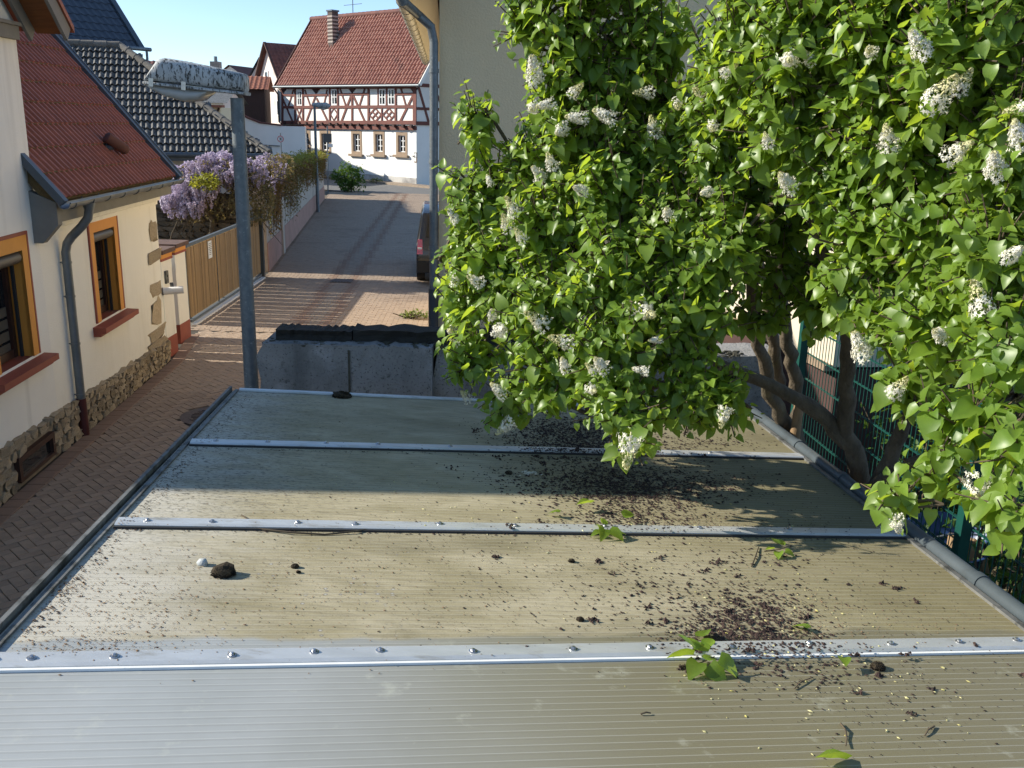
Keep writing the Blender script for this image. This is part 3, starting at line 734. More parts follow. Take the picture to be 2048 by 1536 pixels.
# ================================================================== CREAM HOUSE on the left
WP = gnd(0, 1003); WD = gnd(335, 720) - WP; WD.z = 0; WD.normalize(); WNn = Vector((WD.y, -WD.x, 0))
def wl_(s, z, off=0.0): return WP + WD * s + WNn * off + Z * z
house = thing('cream_house', 'cream plastered house with red tiled roof and ochre window surrounds on the left', 'house', wl_(2, 0, -2))
WIN = [(0.19, 1.25, 1.24, 2.56), (2.98, 4.02, 1.20, 2.51)]
OPEN = [(s0 + 0.15, s1 - 0.15, z0, z1 - 0.17) for (s0, s1, z0, z1) in WIN]
def wall_with_holes(s0, s1, z0, z1, holes, off, step=0.5):
    ss = sorted(set([s0, s1] + [h[0] for h in holes] + [h[1] for h in holes])); zs = sorted(set([z0, z1] + [h[2] for h in holes] + [h[3] for h in holes]))
    b = MB()
    for a, c in zip(ss, ss[1:]):
        for e, f in zip(zs, zs[1:]):
            ms, mz = (a + c) / 2, (e + f) / 2
            if any(h[0] < ms < h[1] and h[2] < mz < h[3] for h in holes): continue
            b.quad(wl_(a, e, off), wl_(c, e, off), wl_(c, f, off), wl_(a, f, off))
    return b
b = wall_with_holes(1.56, 5.81, -0.06, 2.74, OPEN, 0.0); b.quad(wl_(5.81, -0.06, 0), wl_(5.81, -0.06, -5), wl_(5.81, 2.74, -5), wl_(5.81, 2.74, 0))
b.tri(wl_(5.81, 2.74, 0), wl_(5.81, 2.74, -5), wl_(5.81, 5.9, -2.6))
put('wall', b, m_plaster, house)
b = wall_with_holes(-4.62, 1.56, -0.06, 4.52, OPEN[:1], 0.003)
b.quad(wl_(1.56, -0.06, 0.003), wl_(1.56, -0.06, -6), wl_(1.56, 4.7, -6), wl_(1.56, 4.52, 0.003)); b.quad(wl_(-4.62, -0.06, -6), wl_(-4.62, -0.06, 0.003), wl_(-4.62, 5.0, 0.003), wl_(-4.62, 6.9, -6))
b.quad(wl_(1.56, -0.06, -6), wl_(-4.62, -0.06, -6), wl_(-4.62, 4.6, -6), wl_(1.56, 4.6, -6))
b.quad(wl_(-4.62, 4.52, 0.003), wl_(-1.6, 4.52, 0.003), wl_(-1.6, 5.06, 0.003), wl_(-4.62, 5.06, 0.003)); b.quad(wl_(-1.6, 4.52, 0.003), wl_(1.56, 4.52, 0.003), wl_(1.56, 4.7, 0.003), wl_(-1.6, 4.7, 0.003)); b.tri(wl_(-1.6, 4.7, 0.003), wl_(1.56, 4.7, 0.003), wl_(-0.02, 6.0, 0.003))
put('gable_wall', b, m_white, house)
# grey cornice board, barge boards, soffit and roofs of the taller part
b = MB(); b.bar(wl_(-4.62, 4.575, 0.035), wl_(1.50, 4.575, 0.035), 0.07, 0.13); put('cornice_board', b, m_greyboard, house)
b = MB(); b.bar(wl_(-4.62, 4.66, 0.05), wl_(1.52, 4.66, 0.05), 0.10, 0.035); put('cornice_cap', b, m_greyboard, house)
ap = 6.12
gr_ = MB()
for sgn in (-1, 1):
    e0 = (1.56 + 0.28) if sgn > 0 else (-1.6 - 0.28); ez = 4.62
    a, c = wl_(e0, ez, 0), wl_(-0.02, ap, 0); sl = (c - a).normalized(); nrm = sl.cross(WNn).normalized(); nrm = nrm if nrm.z > 0 else -nrm
    gr_.hexa([x for x in (wl_(e0, ez, -4), wl_(e0, ez, 0.5), wl_(-0.02, ap, 0.5), wl_(-0.02, ap, -4))] + [x + Z * 0.07 for x in (wl_(e0, ez, -4), wl_(e0, ez, 0.5), wl_(-0.02, ap, 0.5), wl_(-0.02, ap, -4))])
    for off, hgt, mt in ((0.46, 0.17, m_greyboard), (0.10, 0.2, m_greyboard)):
        b = MB(); b.bar(wl_(e0 - sgn * 0.06, ez + 0.02, off) - nrm * 0.06, wl_(-0.02, ap + 0.03, off) - nrm * 0.06, 0.035, hgt, nrm); put('barge_board', b, mt, house)
    b = MB(); b.bar(wl_(e0 - sgn * 0.02, ez, 0.28) - nrm * 0.015, wl_(-0.02, ap, 0.28) - nrm * 0.015, 0.32, 0.02, nrm); put('soffit', b, m_soffit, house)
put('gable_roof', gr_, m_redtile, house)
b = MB(); b.hexa([wl_(-4.7, 5.02, 0.32), wl_(-4.7, 7.0, -6.3), wl_(-1.7, 7.0, -6.3), wl_(-1.7, 5.02, 0.32)][::-1] + [wl_(-4.7, 5.14, 0.32), wl_(-4.7, 7.12, -6.3), wl_(-1.7, 7.12, -6.3), wl_(-1.7, 5.14, 0.32)][::-1])  # out of view; eave and near end shaped to cast the carport's shadow
put('unseen_roof', b, m_redtile, house)
# red roof
PIT = R_(50.5); UPS = -WNn * math.cos(PIT) + Z * math.sin(PIT)
ro = wl_(1.46, 2.90, 0.33); rw, rl = 4.32, 4.6
RNr = WD.cross(UPS).normalized(); RNr = RNr if RNr.z > 0 else -RNr
b = MB(); q = [ro - RNr * 0.03, ro + WD * rw - RNr * 0.03, ro + WD * rw + UPS * rl - RNr * 0.03, ro + UPS * rl - RNr * 0.03]
b.hexa([x - RNr * 0.12 for x in q] + q)
q2 = [wl_(1.46, 2.6, -5.4), wl_(5.78, 2.6, -5.4), ro + WD * rw + UPS * rl, ro + UPS * rl]
b.quad(*q2[::-1]); rroof = put('roof', b, m_redmoss, house)
tiles(rroof, ro, WD, UPS, 15, 14, rw / 15, 0.325, RIB, m_redtile, limit=300, jit=0.002)
for j in range(1, 14):       # mossy course edges
    b = MB(); pts = []
    for i in range(44):
        pts.append(ro + WD * (rw * i / 43) + UPS * (j * 0.325 + random.gauss(-0.004, 0.004)) + RNr * (0.014 + random.uniform(0, 0.012)))
    b.tube(pts, [random.uniform(0.004, 0.010) for _ in pts], 5); put('moss_seam', b, m_redmoss, rroof)
vs = ro + WD * (rw + 0.06)
b = MB(); b.bar(vs - UPS * 0.05 + RNr * 0.02, vs + UPS * rl + RNr * 0.02, 0.14, 0.09, RNr); put('verge_flashing', b, m_flash, house)
b = MB(); b.bar(vs - UPS * 0.05 + RNr * 0.072 + WD * 0.07, vs + UPS * rl + RNr * 0.072 + WD * 0.07, 0.02, 0.02, RNr); put('verge_lip', b, m_zinc, house)
vs = ro - WD * 0.05
b = MB(); b.bar(vs - UPS * 0.06 + RNr * 0.01, vs + UPS * 0.85 + RNr * 0.01, 0.10, 0.08, RNr); put('verge_flashing', b, m_flash, house)
# roof vent: short capped tube lying on the slope
vc = onpl(219, 300, ro, RNr); vc = vc + RNr * 0.13
vd = (UPS * -0.72 + WD * 0.45 + RNr * 0.1).normalized()
b = MB(); b.tube([vc - vd * 0.17, vc - vd * 0.15, vc + vd * 0.13, vc + vd * 0.17], [0.05, 0.075, 0.075, 0.045], 16); vt = put('roof_vent', b, M('vent_clay', (0.13, 0.055, 0.042), (0.09, 0.042, 0.034), 9, 0.8), house, sm=40)
b = MB(); b.tube([vc - RNr * 0.14 - vd * 0.04, vc], 0.05, 10); put('vent_stub', b, m_flash, vt, sm=40)
# eaves: fascia, plaster cornice, gutter with brackets, downpipe
b = MB(); b.bar(wl_(1.60, 2.72, 0.12), wl_(5.86, 2.72, 0.12), 0.24, 0.17); put('eaves_box', b, m_greyboard, house)
b = MB(); b.bar(wl_(1.58, 2.585, 0.035), wl_(5.84, 2.585, 0.035), 0.07, 0.09); put('cornice', b, m_plaster, house)
b = MB(); b.bar(wl_(1.57, 2.50, 0.014), wl_(5.82, 2.50, 0.014), 0.026, 0.05); put('cornice', b, m_plaster, house)
b = MB(); b.prism([wl_(1.44, 2.98, 0.0), wl_(1.44, 2.42, 0.0), wl_(1.44, 2.42, 0.10), wl_(1.44, 2.62, 0.28), wl_(1.44, 2.86, 0.28)], WD * 0.11); put('eaves_end', b, m_greyboard, house)
gz, go = 2.86, 0.385
b = MB(); rings = []
for s in (1.38, 5.86):
    c = wl_(s, gz, go); ring = []
    for k in range(11):
        a = math.pi * (1 + k / 10); ring.append(c + WNn * (0.066 * math.cos(a)) + Z * (0.066 * math.sin(a)))
    for k in range(11):
        a = math.pi * (2 - k / 10); ring.append(c + WNn * (0.060 * math.cos(a)) + Z * (0.060 * math.sin(a)))
    rings.append(ring)
b.loft(rings); gu = put('gutter', b, m_zinc, house, sm=35)
b = MB(); b.tube([wl_(1.38, gz, go + 0.068), wl_(5.86, gz, go + 0.068)], 0.010, 8); put('bead', b, m_zinc, gu)
for k in range(9):
    s = 1.55 + k * 0.53; b = MB()
    pts = [wl_(s, gz + 0.02, go - 0.07)] + [wl_(s, gz + 0.071 * math.sin(math.pi * (1 + i / 8)), go + 0.071 * math.cos(math.pi * (1 + i / 8))) for i in range(9)]
    b.tube(pts, 0.0055, 5); put('bracket', b, m_galv, gu)
ds = 2.07
b = MB(); dpts = [wl_(ds, gz - 0.05, go), wl_(ds, gz - 0.13, go), wl_(ds, gz - 0.22, go - 0.02), wl_(ds, gz - 0.32, go - 0.10), wl_(ds, gz - 0.44, 0.16), wl_(ds, gz - 0.52, 0.10), wl_(ds, gz - 0.62, 0.075), wl_(ds, 0.46, 0.075)]
b.tube(dpts, [0.075, 0.05, 0.05, 0.05, 0.05, 0.05, 0.05, 0.05], 16); dp = put('downpipe', b, m_zinc, house, sm=50)
b = MB(); b.tube([wl_(ds, 0.47, 0.075), wl_(ds, 0.0, 0.075)], 0.056, 16); put('standpipe', b, M('standpipe_oxblood', (0.085, 0.02, 0.018), (0.065, 0.018, 0.016), 6, 0.5), dp, sm=50)
for z in (0.52, 1.15, 1.72, 2.12):
    b = MB(); b.tube([wl_(ds, z - 0.012, 0.075), wl_(ds, z + 0.012, 0.075)], 0.056, 16); b.bar(wl_(ds, z, 0.075), wl_(ds, z, -0.01), 0.012, 0.012); put('pipe_clip', b, m_zinc, dp, sm=50)
# windows
for (s0, s1, z0, z1) in WIN:
    t = 0.15; op = (s0 + t, s1 - t, z0, z1 - 0.17); hw = MB()
    for (a, c, e, f) in ((s0 + .02, s0 + t, z0, z1 - 0.17), (s1 - t, s1 - .02, z0, z1 - 0.17), (s0 + .02, s1 - .02, z1 - 0.17, z1 - 0.02)):
        hw.hexa([wl_(a, e, -0.02), wl_(a, e, 0.018), wl_(c, e, 0.018), wl_(c, e, -0.02), wl_(a, f, -0.02), wl_(a, f, 0.018), wl_(c, f, 0.018), wl_(c, f, -0.02)])
    hw.quad(wl_(op[0], op[2], 0.018), wl_(op[0], op[2], -0.24), wl_(op[0], op[3], -0.24), wl_(op[0], op[3], 0.018))
    hw.quad(wl_(op[1], op[2], -0.24), wl_(op[1], op[2], 0.018), wl_(op[1], op[3], 0.018), wl_(op[1], op[3], -0.24))
    hw.quad(wl_(op[0], op[3], 0.018), wl_(op[0], op[3], -0.24), wl_(op[1], op[3], -0.24), wl_(op[1], op[3], 0.018))
    win = put('window', hw, m_ochre, house)
    b = MB()
    for (a, c, e, f) in ((s0 - .012, s0 + .018, z0, z1 - 0.018), (s1 - .018, s1 + .012, z0, z1 - 0.018), (s0 - .012, s1 + .012, z1 - 0.018, z1 + 0.018)):
        b.hexa([wl_(a, e, -0.02), wl_(a, e, 0.022), wl_(c, e, 0.022), wl_(c, e, -0.02), wl_(a, f, -0.02), wl_(a, f, 0.022), wl_(c, f, 0.022), wl_(c, f, -0.02)])
    put('border', b, m_redpaint, win)
    b = MB(); b.prism([wl_(s0 - 0.13, z0 - 0.02, -0.20), wl_(s0 - 0.13, z0 - 0.035, 0.16), wl_(s0 - 0.13, z0 - 0.10, 0.16), wl_(s0 - 0.13, z0 - 0.115, 0.10), wl_(s0 - 0.13, z0 - 0.15, 0.09), wl_(s0 - 0.13, z0 - 0.15, -0.05)], WD * (s1 - s0 + 0.26)); put('sill', b, m_redpaint, win)
    b = MB(); b.tube([wl_(op[0] + .01, op[3] - 0.075, -0.06), wl_(op[1] - .01, op[3] - 0.075, -0.06)], 0.07, 16); put('shutter_box', b, m_shutter, win, sm=40)
    b = MB()
    for (a, c) in ((op[0], op[0] + .07), (op[1] - .07, op[1])):
        b.hexa([wl_(a, op[2], -0.22), wl_(a, op[2], -0.15), wl_(c, op[2], -0.15), wl_(c, op[2], -0.22), wl_(a, op[3], -0.22), wl_(a, op[3], -0.15), wl_(c, op[3], -0.15), wl_(c, op[3], -0.22)])
    for (e, f) in ((op[2], op[2] + .09), (op[3] - .16, op[3] - .10)):
        b.hexa([wl_(op[0] + .07, e, -0.22), wl_(op[0] + .07, e, -0.16), wl_(op[1] - .07, e, -0.16), wl_(op[1] - .07, e, -0.22), wl_(op[0] + .07, f, -0.22), wl_(op[0] + .07, f, -0.16), wl_(op[1] - .07, f, -0.16), wl_(op[1] - .07, f, -0.22)])
    put('sash', b, m_brown, win)
    b = MB(); b.quad(wl_(op[0] + .06, op[2] + .08, -0.19), wl_(op[1] - .06, op[2] + .08, -0.19), wl_(op[1] - .06, op[3] - .1, -0.19), wl_(op[0] + .06, op[3] - .1, -0.19)); put('pane', b, m_pane, win)
    for k in range(4):
        z = op[2] + 0.12 + k * 0.13
        b = MB(); b.bar(wl_(op[0] + .10, z, -0.178), wl_(op[1] - .10, z, -0.178), 0.006, 0.10); put('blind_slat', b, m_blind, win)
    for s in (op[0] + 0.02, op[1] - 0.02):
        b = MB(); b.bar(wl_(s, op[2], -0.10), wl_(s, op[3] - 0.10, -0.10), 0.03, 0.03, WNn); put('shutter_rail', b, m_dark, win)
# stone plinth
b = MB(); b.hexa([wl_(-4.62, -0.06, -0.02), wl_(-4.62, -0.06, 0.028), wl_(5.86, -0.06, 0.028), wl_(5.86, -0.06, -0.02), wl_(-4.62, 0.58, -0.02), wl_(-4.62, 0.58, 0.012), wl_(5.86, 0.34, 0.012), wl_(5.86, 0.34, -0.02)])
plinth = put('plinth', b, m_mortar, house)
rme = []
for k in range(6):
    v, f = rock(100 + k, jit=0.45, boxy=0.8); mb = MB(); mb.v = v; mb.f = f; me = mb.mesh('stone'); me.materials.append(m_stone); smooth(me, 60); rme.append(me)
s = -0.9
ztop = lambda s: 0.53 - 0.036 * s
for row in range(5):
    s = -0.9 + row * 0.07
    while s < 5.78:
        h = ztop(s) / 5 * random.uniform(0.85, 1.12); w = random.uniform(0.07, 0.22); z = ztop(s) * (row + 0.5) / 5 + random.gauss(0, 0.008)
        if not (0.30 < s + w / 2 < 1.28 and z < 0.36) and not abs(s + w / 2 - ds) < 0.03:
            put('stone', random.choice(rme), None, plinth, frame(wl_(s + w / 2, z, 0.022), WD, Z, WNn * -1 * -1) @ Matrix.Rotation(random.gauss(0, 0.12), 4, 'Z') @ Matrix.Diagonal((w * 0.98, h * 1.02, 0.085 * random.uniform(0.7, 1.2), 1)))
        s += w + 0.012
b = MB()
for (a, c, e, f) in ((0.34, 0.40, 0.06, 0.33), (1.18, 1.24, 0.06, 0.33), (0.40, 1.18, 0.27, 0.33), (0.40, 1.18, 0.06, 0.10)):
    b.hexa([wl_(a, e, 0.0), wl_(a, e, 0.075), wl_(c, e, 0.075), wl_(c, e, 0.0), wl_(a, f, 0.0), wl_(a, f, 0.075), wl_(c, f, 0.075), wl_(c, f, 0.0)])
cv = put('cellar_vent', b, m_brown, house)
b = MB(); b.quad(wl_(0.40, 0.10, 0.035), wl_(1.18, 0.10, 0.035), wl_(1.18, 0.27, 0.035), wl_(0.40, 0.27, 0.035)); put('grille', b, m_pane, cv)
# quoin stones showing at the far corner
for (u, v, w, h) in ((303, 462, 0.42, 0.26), (306, 513, 0.5, 0.14), (309, 578, 0.55, 0.16), (309, 628, 0.5, 0.30), (311, 668, 0.7, 0.16), (315, 690, 0.8, 0.16)):
    p = onpl(u + 3, v, WP, WNn); s = (p - WP).dot(WD); s = min(s, 5.80 - w / 2)
    put('quoin', random.choice(rme), None, house, frame(wl_(s, p.z, 0.0), WD, Z, WNn) @ Matrix.Rotation(random.gauss(0, 0.06), 4, 'Z') @ Matrix.Diagonal((w * random.uniform(.85, 1.15), h * 1.2, 0.028, 1)))

# ================================================================== GATE GROUP
def block(b, x0, x1, y0, y1, z0, z1): b.box(((x0 + x1) / 2, (y0 + y1) / 2, (z0 + z1) / 2), x1 - x0, y1 - y0, z1 - z0); return b
def gate_pillar(label, x0, x1, y0, y1, h, name='gate_pillar'):
    t = thing(name, label, 'pillar', ((x0 + x1) / 2, (y0 + y1) / 2, 0), 'white pillars of the gateway')
    put('shaft', block(MB(), x0, x1, y0, y1, 0.30, h - 0.10), m_white, t)
    put('base', block(MB(), x0 - .006, x1 + .006, y0 - .006, y1 + .006, -0.06, 0.32), m_redpaint, t)
    put('band', block(MB(), x0 - .012, x1 + .012, y0 - .012, y1 + .012, h - 0.10, h - 0.02), m_ochre, t)
    put('band', block(MB(), x0 - .018, x1 + .018, y0 - .018, y1 + .018, h - 0.135, h - 0.098), m_redpaint, t)
    put('cap', block(MB(), x0 - .06, x1 + .06, y0 - .06, y1 + .06, h - 0.018, h + 0.05), M('cap_' + name + str(y0), (0.14, 0.085, 0.07), (0.09, 0.06, 0.05), 9, 0.9, bump=0.4), t)
    return t
pc = gnd(362, 686)
hp = atY(362, 499, pc.y).z
pil = gate_pillar('white square gate pillar with red foot and ochre band at the end of the wooden gate', pc.x - 0.42, pc.x, pc.y, pc.y + 0.5, hp + 0.04)
pq = wl_(5.86, 0, 0)
gp2 = gate_pillar('narrow white pillar with red foot and doorbell built against the cream house', pq.x - 0.55, pq.x - 0.03, pq.y + 0.07, pq.y + 0.52, atY(325, 508, pq.y).z)
q = atY(324, 536, pq.y + 0.06)
dbp = Vector((pq.x - 0.03, pq.y + 0.22, 1.30))
db = thing('doorbell', 'small grey doorbell panel on the narrow white pillar', 'doorbell', dbp)
b = MB(); b.box(dbp + Vector((0.015, 0, 0)), 0.03, 0.11, 0.2); put('panel', b, m_alud, db)
b = MB(); b.tube([dbp + Vector((0.03, 0, 0.02)), dbp + Vector((0.038, 0, 0.02))], 0.018, 10); put('button', b, m_signk, db)
nt_ = thing('newspaper_tube', 'white cylindrical newspaper tube sticking out beside the doorbell', 'mailbox', dbp + Vector((0.1, -0.1, -0.35)))
ta = atY(325, 583, pq.y - 0.05); tb = ta + Vector((0.30, 0.10, 0.02))
b = MB(); b.tube([ta, tb], 0.058, 18); put('tube', b, m_signw, nt_, sm=40)
b = MB(); b.tube([ta - (tb - ta).normalized() * 0.004, ta + (tb - ta).normalized() * 0.012], 0.062, 18); put('rim', b, m_alud, nt_, sm=40)
b = MB(); b.bar((ta + tb) / 2, Vector(((ta.x + tb.x) / 2 - 0.05, pq.y + 0.08, ta.z + 0.12)), 0.05, 0.02); put('bracket', b, m_alud, nt_)
# pedestrian gate between the two pillars
pg = thing('garden_gate', 'narrow wooden slatted pedestrian gate between the two white pillars', 'gate', (pq.x - 0.2, pq.y + 0.7, 0))
py0, py1 = pq.y + 0.54, pc.y - 0.02; px = (pq.x - 0.2 + pc.x - 0.2) / 2
k = 0; y = py0 + 0.05
while y < py1 - 0.03:
    put('slat', block(MB(), px - 0.012, px + 0.012, y, y + 0.085, 0.09, 1.30), m_slat, pg); y += 0.1
put('rail', block(MB(), px - 0.03, px - 0.0125, py0, py1, 0.25, 0.30), m_galv, pg); put('rail', block(MB(), px - 0.03, px - 0.0125, py0, py1, 1.1, 1.15), m_galv, pg)
put('frame', block(MB(), px - 0.02, px + 0.02, py0, py1, 1.302, 1.34), m_galv, pg)
# long sliding gate
GA, GB = gnd(382, 650), gnd(522, 556); GD = (GB - GA); GD.z = 0; glen = GD.length; GD.normalize(); GN = Vector((GD.y, -GD.x, 0))
gate = thing('sliding_gate', 'long wooden slatted sliding gate with grey steel rail along the street', 'gate', GA)
ns = 52; pit = glen / ns
smesh = MB().box((0, 0, 0.68), pit * 0.86, 0.022, 1.30).mesh('slat'); smesh.materials.append(m_slat)
for k in range(ns):
    put('slat', smesh, None, gate, frame(GA + GD * (pit * (k + 0.5) - 0.011 * (k % 4 - 1.5)) + Z * (0.11), GD, GN * -1, Z) @ Matrix.Rotation(random.gauss(0, 0.004), 4, 'Y'))  # slats bunched in fours; wider gaps made up to throw light stripes
gh = 1.46
b = MB(); b.bar(GA + Z * (gh + 0.03), GB + Z * (gh + 0.03), 0.06, 0.06); put('top_rail', b, m_galv, gate)
b = MB(); b.bar(GA + Z * 0.075, GB + Z * 0.075, 0.06, 0.05); put('bottom_rail', b, m_galv, gate)
for t in (0.02, 0.42, 0.80, 0.985):
    c = lerp(GA, GB, t) - GN * 0.032; b = MB(); b.bar(c + Z * 0.1, c + Z * gh, 0.04, 0.04); put('upright', b, m_galv, gate)
c = lerp(GA, GB, 0.335) + GN * 0.014; b = MB(); b.bar(c + Z * 0.1, c + Z * gh, 0.006, 0.03, GN); put('cover_strip', b, m_galv, gate)
b = MB(); b.bar(GA + GN * 0.06 + Z * 0.0, GB + GN * 0.06 + Z * 0.0, 0.10, 0.06); put('track', b, m_signw, gate)
sp = onpl(420, 499, GA + GN * 0.02, GN)
gs = thing('notice_sign', 'small white notice plate with rows of print on the wooden gate', 'sign', sp)
b = MB(); b.box(sp, 0.24, 0.006, 0.34, GD, GN, Z); put('plate', b, m_signw, gs)
for k in range(7):
    b = MB(); b.box(sp + GN * 0.004 + Z * (0.12 - k * 0.036) , random.uniform(0.12, 0.19), 0.003, 0.012, GD, GN, Z); put('print_line', b, m_signg, gs)
pe = GB + GD * 0.12
b = MB(); b.box(pe + Z * 0.80, 0.12, 0.14, 1.72, GD, GN, Z)
tag(put('gate_post', b, M('post_dark', (0.045, 0.05, 0.05), (0.035, 0.04, 0.04), 4, 0.5)), 'dark steel post closing the far end of the sliding gate', 'post')

# garden wall up the street
w0 = Vector((left_edge(23.6) - 0.02, 23.6, 0)); w1 = Vector((left_edge(46.8) - 0.02, 46.8, 0)); GWD = (w1 - w0).normalized(); GWN = Vector((GWD.y, -GWD.x, 0)); gwl = (w1 - w0).length
gwall = thing('garden_wall', 'plastered garden wall with pink foot overgrown by red creeper along the street', 'wall', w0)
def gwp(s, z, off=0): return w0 + GWD * s + GWN * off + Z * z
def gwh(s): return 2.45 - 0.02 * s
b = MB(); b.hexa([gwp(0, -.06, -.3), gwp(0, -.06, 0), gwp(gwl, -.06, 0), gwp(gwl, -.06, -.3), gwp(0, gwh(0), -.3), gwp(0, gwh(0), 0), gwp(gwl, gwh(gwl), 0), gwp(gwl, gwh(gwl), -.3)]); put('wall_body', b, m_pinkwall, gwall)
b = MB(); b.hexa([gwp(0.0, -.06, 0.002), gwp(0, -.06, .03), gwp(gwl, -.06, .03), gwp(gwl, -.06, .002), gwp(0, .72, .002), gwp(0, .72, .02), gwp(gwl, .60, .02), gwp(gwl, .60, .002)]); put('foot', b, m_pinkbase, gwall)
b = MB(); b.hexa([gwp(3.3, -.06, .031), gwp(3.3, -.06, .07), gwp(3.75, -.06, .07), gwp(3.75, -.06, .031), gwp(3.3, 2.3, .021), gwp(3.3, 2.3, .06), gwp(3.75, 2.3, .06), gwp(3.75, 2.3, .021)]); put('pier', b, m_pinkwall, gwall)
b = MB(); b.hexa([gwp(-.05, gwh(0) + .002, -.36), gwp(-.05, gwh(0) + .002, .06), gwp(gwl + .05, gwh(gwl) + .002, .06), gwp(gwl + .05, gwh(gwl) + .002, -.36), gwp(-.05, gwh(0) + .07, -.36), gwp(-.05, gwh(0) + .07, .06), gwp(gwl + .05, gwh(gwl) + .07, .06), gwp(gwl + .05, gwh(gwl) + .07, -.36)]); put('coping', b, m_sand, gwall)
cr = thing('wall_creeper', 'red brown and yellow creeper hanging in strands over the plastered garden wall', 'creeper', gwp(8, gwh(8), 0.1))
pts, stems, topp = [], MB(), []
for k in range(330):
    s = gwl * random.random() ** 1.25; ln = random.uniform(0.3, 1.0) * (1.75 if s < 9 else 1.2)
    if 3.0 < s < 3.9: ln *= 0.5
    z0 = gwh(s) + 0.1; o = random.uniform(0.05, 0.16); x = s; pp = []
    nseg = int(ln / 0.09) + 2
    for i in range(nseg):
        t = i / nseg; x += random.gauss(0, 0.012); zz = z0 - ln * t; pp.append(gwp(x, zz, o * (1 - 0.6 * t) + 0.02))
        dens = 3 if t < 0.55 else 1.6
        for _ in range(int(dens + random.random())): pts.append(pp[-1] + Vector((random.gauss(0, .04), random.gauss(0, .04), random.gauss(0, .05))) + GWN * 0.03)
    if len(pp) > 2: stems.tube(pp, 0.004, 4, cap=False)
stuff(put('vine', stems, m_twig, cr))
stuff(leaf_scatter('hanging_leaves', pts, 0.085, m_ivy, cr, droop=0.9, flat=GWN))
for k in range(6500):
    s = gwl * random.random() ** 0.9; topp.append(gwp(s, gwh(s) + abs(random.gauss(0.05, 0.13)), random.gauss(-0.1, 0.16)))
stuff(leaf_scatter('crown_leaves', topp, 0.10, m_ivyt, cr, droop=0.1))

# dry stone wall in the garden behind the gate
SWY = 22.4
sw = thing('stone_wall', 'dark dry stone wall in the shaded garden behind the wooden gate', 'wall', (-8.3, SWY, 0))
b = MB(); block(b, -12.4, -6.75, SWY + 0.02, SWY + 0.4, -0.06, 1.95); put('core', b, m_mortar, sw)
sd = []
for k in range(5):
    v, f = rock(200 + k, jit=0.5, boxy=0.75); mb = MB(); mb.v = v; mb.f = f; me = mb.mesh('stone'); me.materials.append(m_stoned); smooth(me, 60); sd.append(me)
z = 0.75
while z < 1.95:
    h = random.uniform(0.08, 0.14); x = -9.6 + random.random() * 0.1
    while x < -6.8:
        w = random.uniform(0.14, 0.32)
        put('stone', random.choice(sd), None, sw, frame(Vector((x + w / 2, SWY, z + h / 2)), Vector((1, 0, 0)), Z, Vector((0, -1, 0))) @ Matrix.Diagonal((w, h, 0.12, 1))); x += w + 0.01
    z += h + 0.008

# wisteria over that wall
wis = thing('wisteria', 'lilac purple wisteria in full bloom climbing over the garden stone wall', 'wisteria', (-7.6, 22.2, 0))
b = MB(); tr = [(-7.3, 22.25, -0.06), (-7.35, 22.2, 0.7), (-7.2, 22.15, 1.4), (-7.5, 22.1, 2.0), (-8.0, 22.0, 2.3)]
b.tube(tr, [0.07, 0.06, 0.055, 0.045, 0.03], 8); put('trunk', b, m_bark, wis, sm=60)
def pick(cx, cy, rx, ry):
    a = random.random() * 2 * math.pi; r = math.sqrt(random.random()); return cx + rx * r * math.cos(a), cy + ry * r * math.sin(a)
vb = MB()
for k in range(60):
    u, v = pick(455, 385, 120, 45); p = atY(u, v, random.uniform(21.6, 22.6)); q = p + Vector((random.gauss(0, .5), random.gauss(0, .15), random.gauss(-.1, .35))); m_ = (p + q) / 2 + Vector((0, 0, 0.15))
    vb.tube([p, m_, q], [0.010, 0.012, 0.006], 5, cap=False)
stuff(put('vines', vb, m_twig, wis))
flv = []
for vi in range(3):
    b = MB()
    for i in range(70):
        t = i / 70; r = 0.070 * (1 - t) ** 0.7 + 0.008; a = random.random() * 6.28; z = -0.30 * t
        p = Vector((r * math.cos(a), r * math.sin(a), z)); s = 0.027 * (1 - 0.40 * t)
        d = Vector((math.cos(a), math.sin(a), random.uniform(-0.8, 0.5))).normalized(); w = d.cross(Z).normalized()
        b.quad(p - w * s, p + d * s * 0.8 - Z * s * .6, p + w * s, p + d * s * .6 + Z * s)
        b.tri(Vector((0, 0, z)), p - w * s * .35, p + w * s * .35)
    b.tube([(0, 0, .02), (0, 0, -.30)], [.012, .006], 5)
    me = b.mesh('flower_cluster'); me.materials.append(m_wist); flv.append(me)
for (cx, cy, rx, ry, n, y0, y1) in ((440, 338, 92, 30, 150, 21.4, 22.6), (372, 390, 48, 26, 60, 21.2, 21.9), (470, 325, 60, 22, 50, 21.6, 22.8), (545, 335, 22, 30, 16, 23.4, 24.4)):
    for _ in range(n):
        u, v = pick(cx, cy, rx, ry)
        if cx == 440 and v < 338 - 30 * max(0, 1 - ((u - 440) / 95) ** 2): continue
        p = atY(u, v - 4, random.uniform(y0, y1))
        put('flower_cluster', random.choice(flv), None, wis, Matrix.Translation(p) @ Matrix.Rotation(random.random() * 6, 4, 'Z') @ Matrix.Rotation(random.gauss(0, 0.15), 4, 'X') @ Matrix.Scale(random.uniform(0.8, 1.35), 4))
pts = []
for (cx, cy, rx, ry, n) in ((505, 395, 45, 55, 1500), (400, 415, 70, 30, 700), (440, 345, 90, 30, 900), (560, 330, 30, 25, 500)):
    for _ in range(n): u, v = pick(cx, cy, rx, ry); pts.append(atY(u, v, random.uniform(21.4, 22.9) + (1.6 if cx == 560 else 0)))
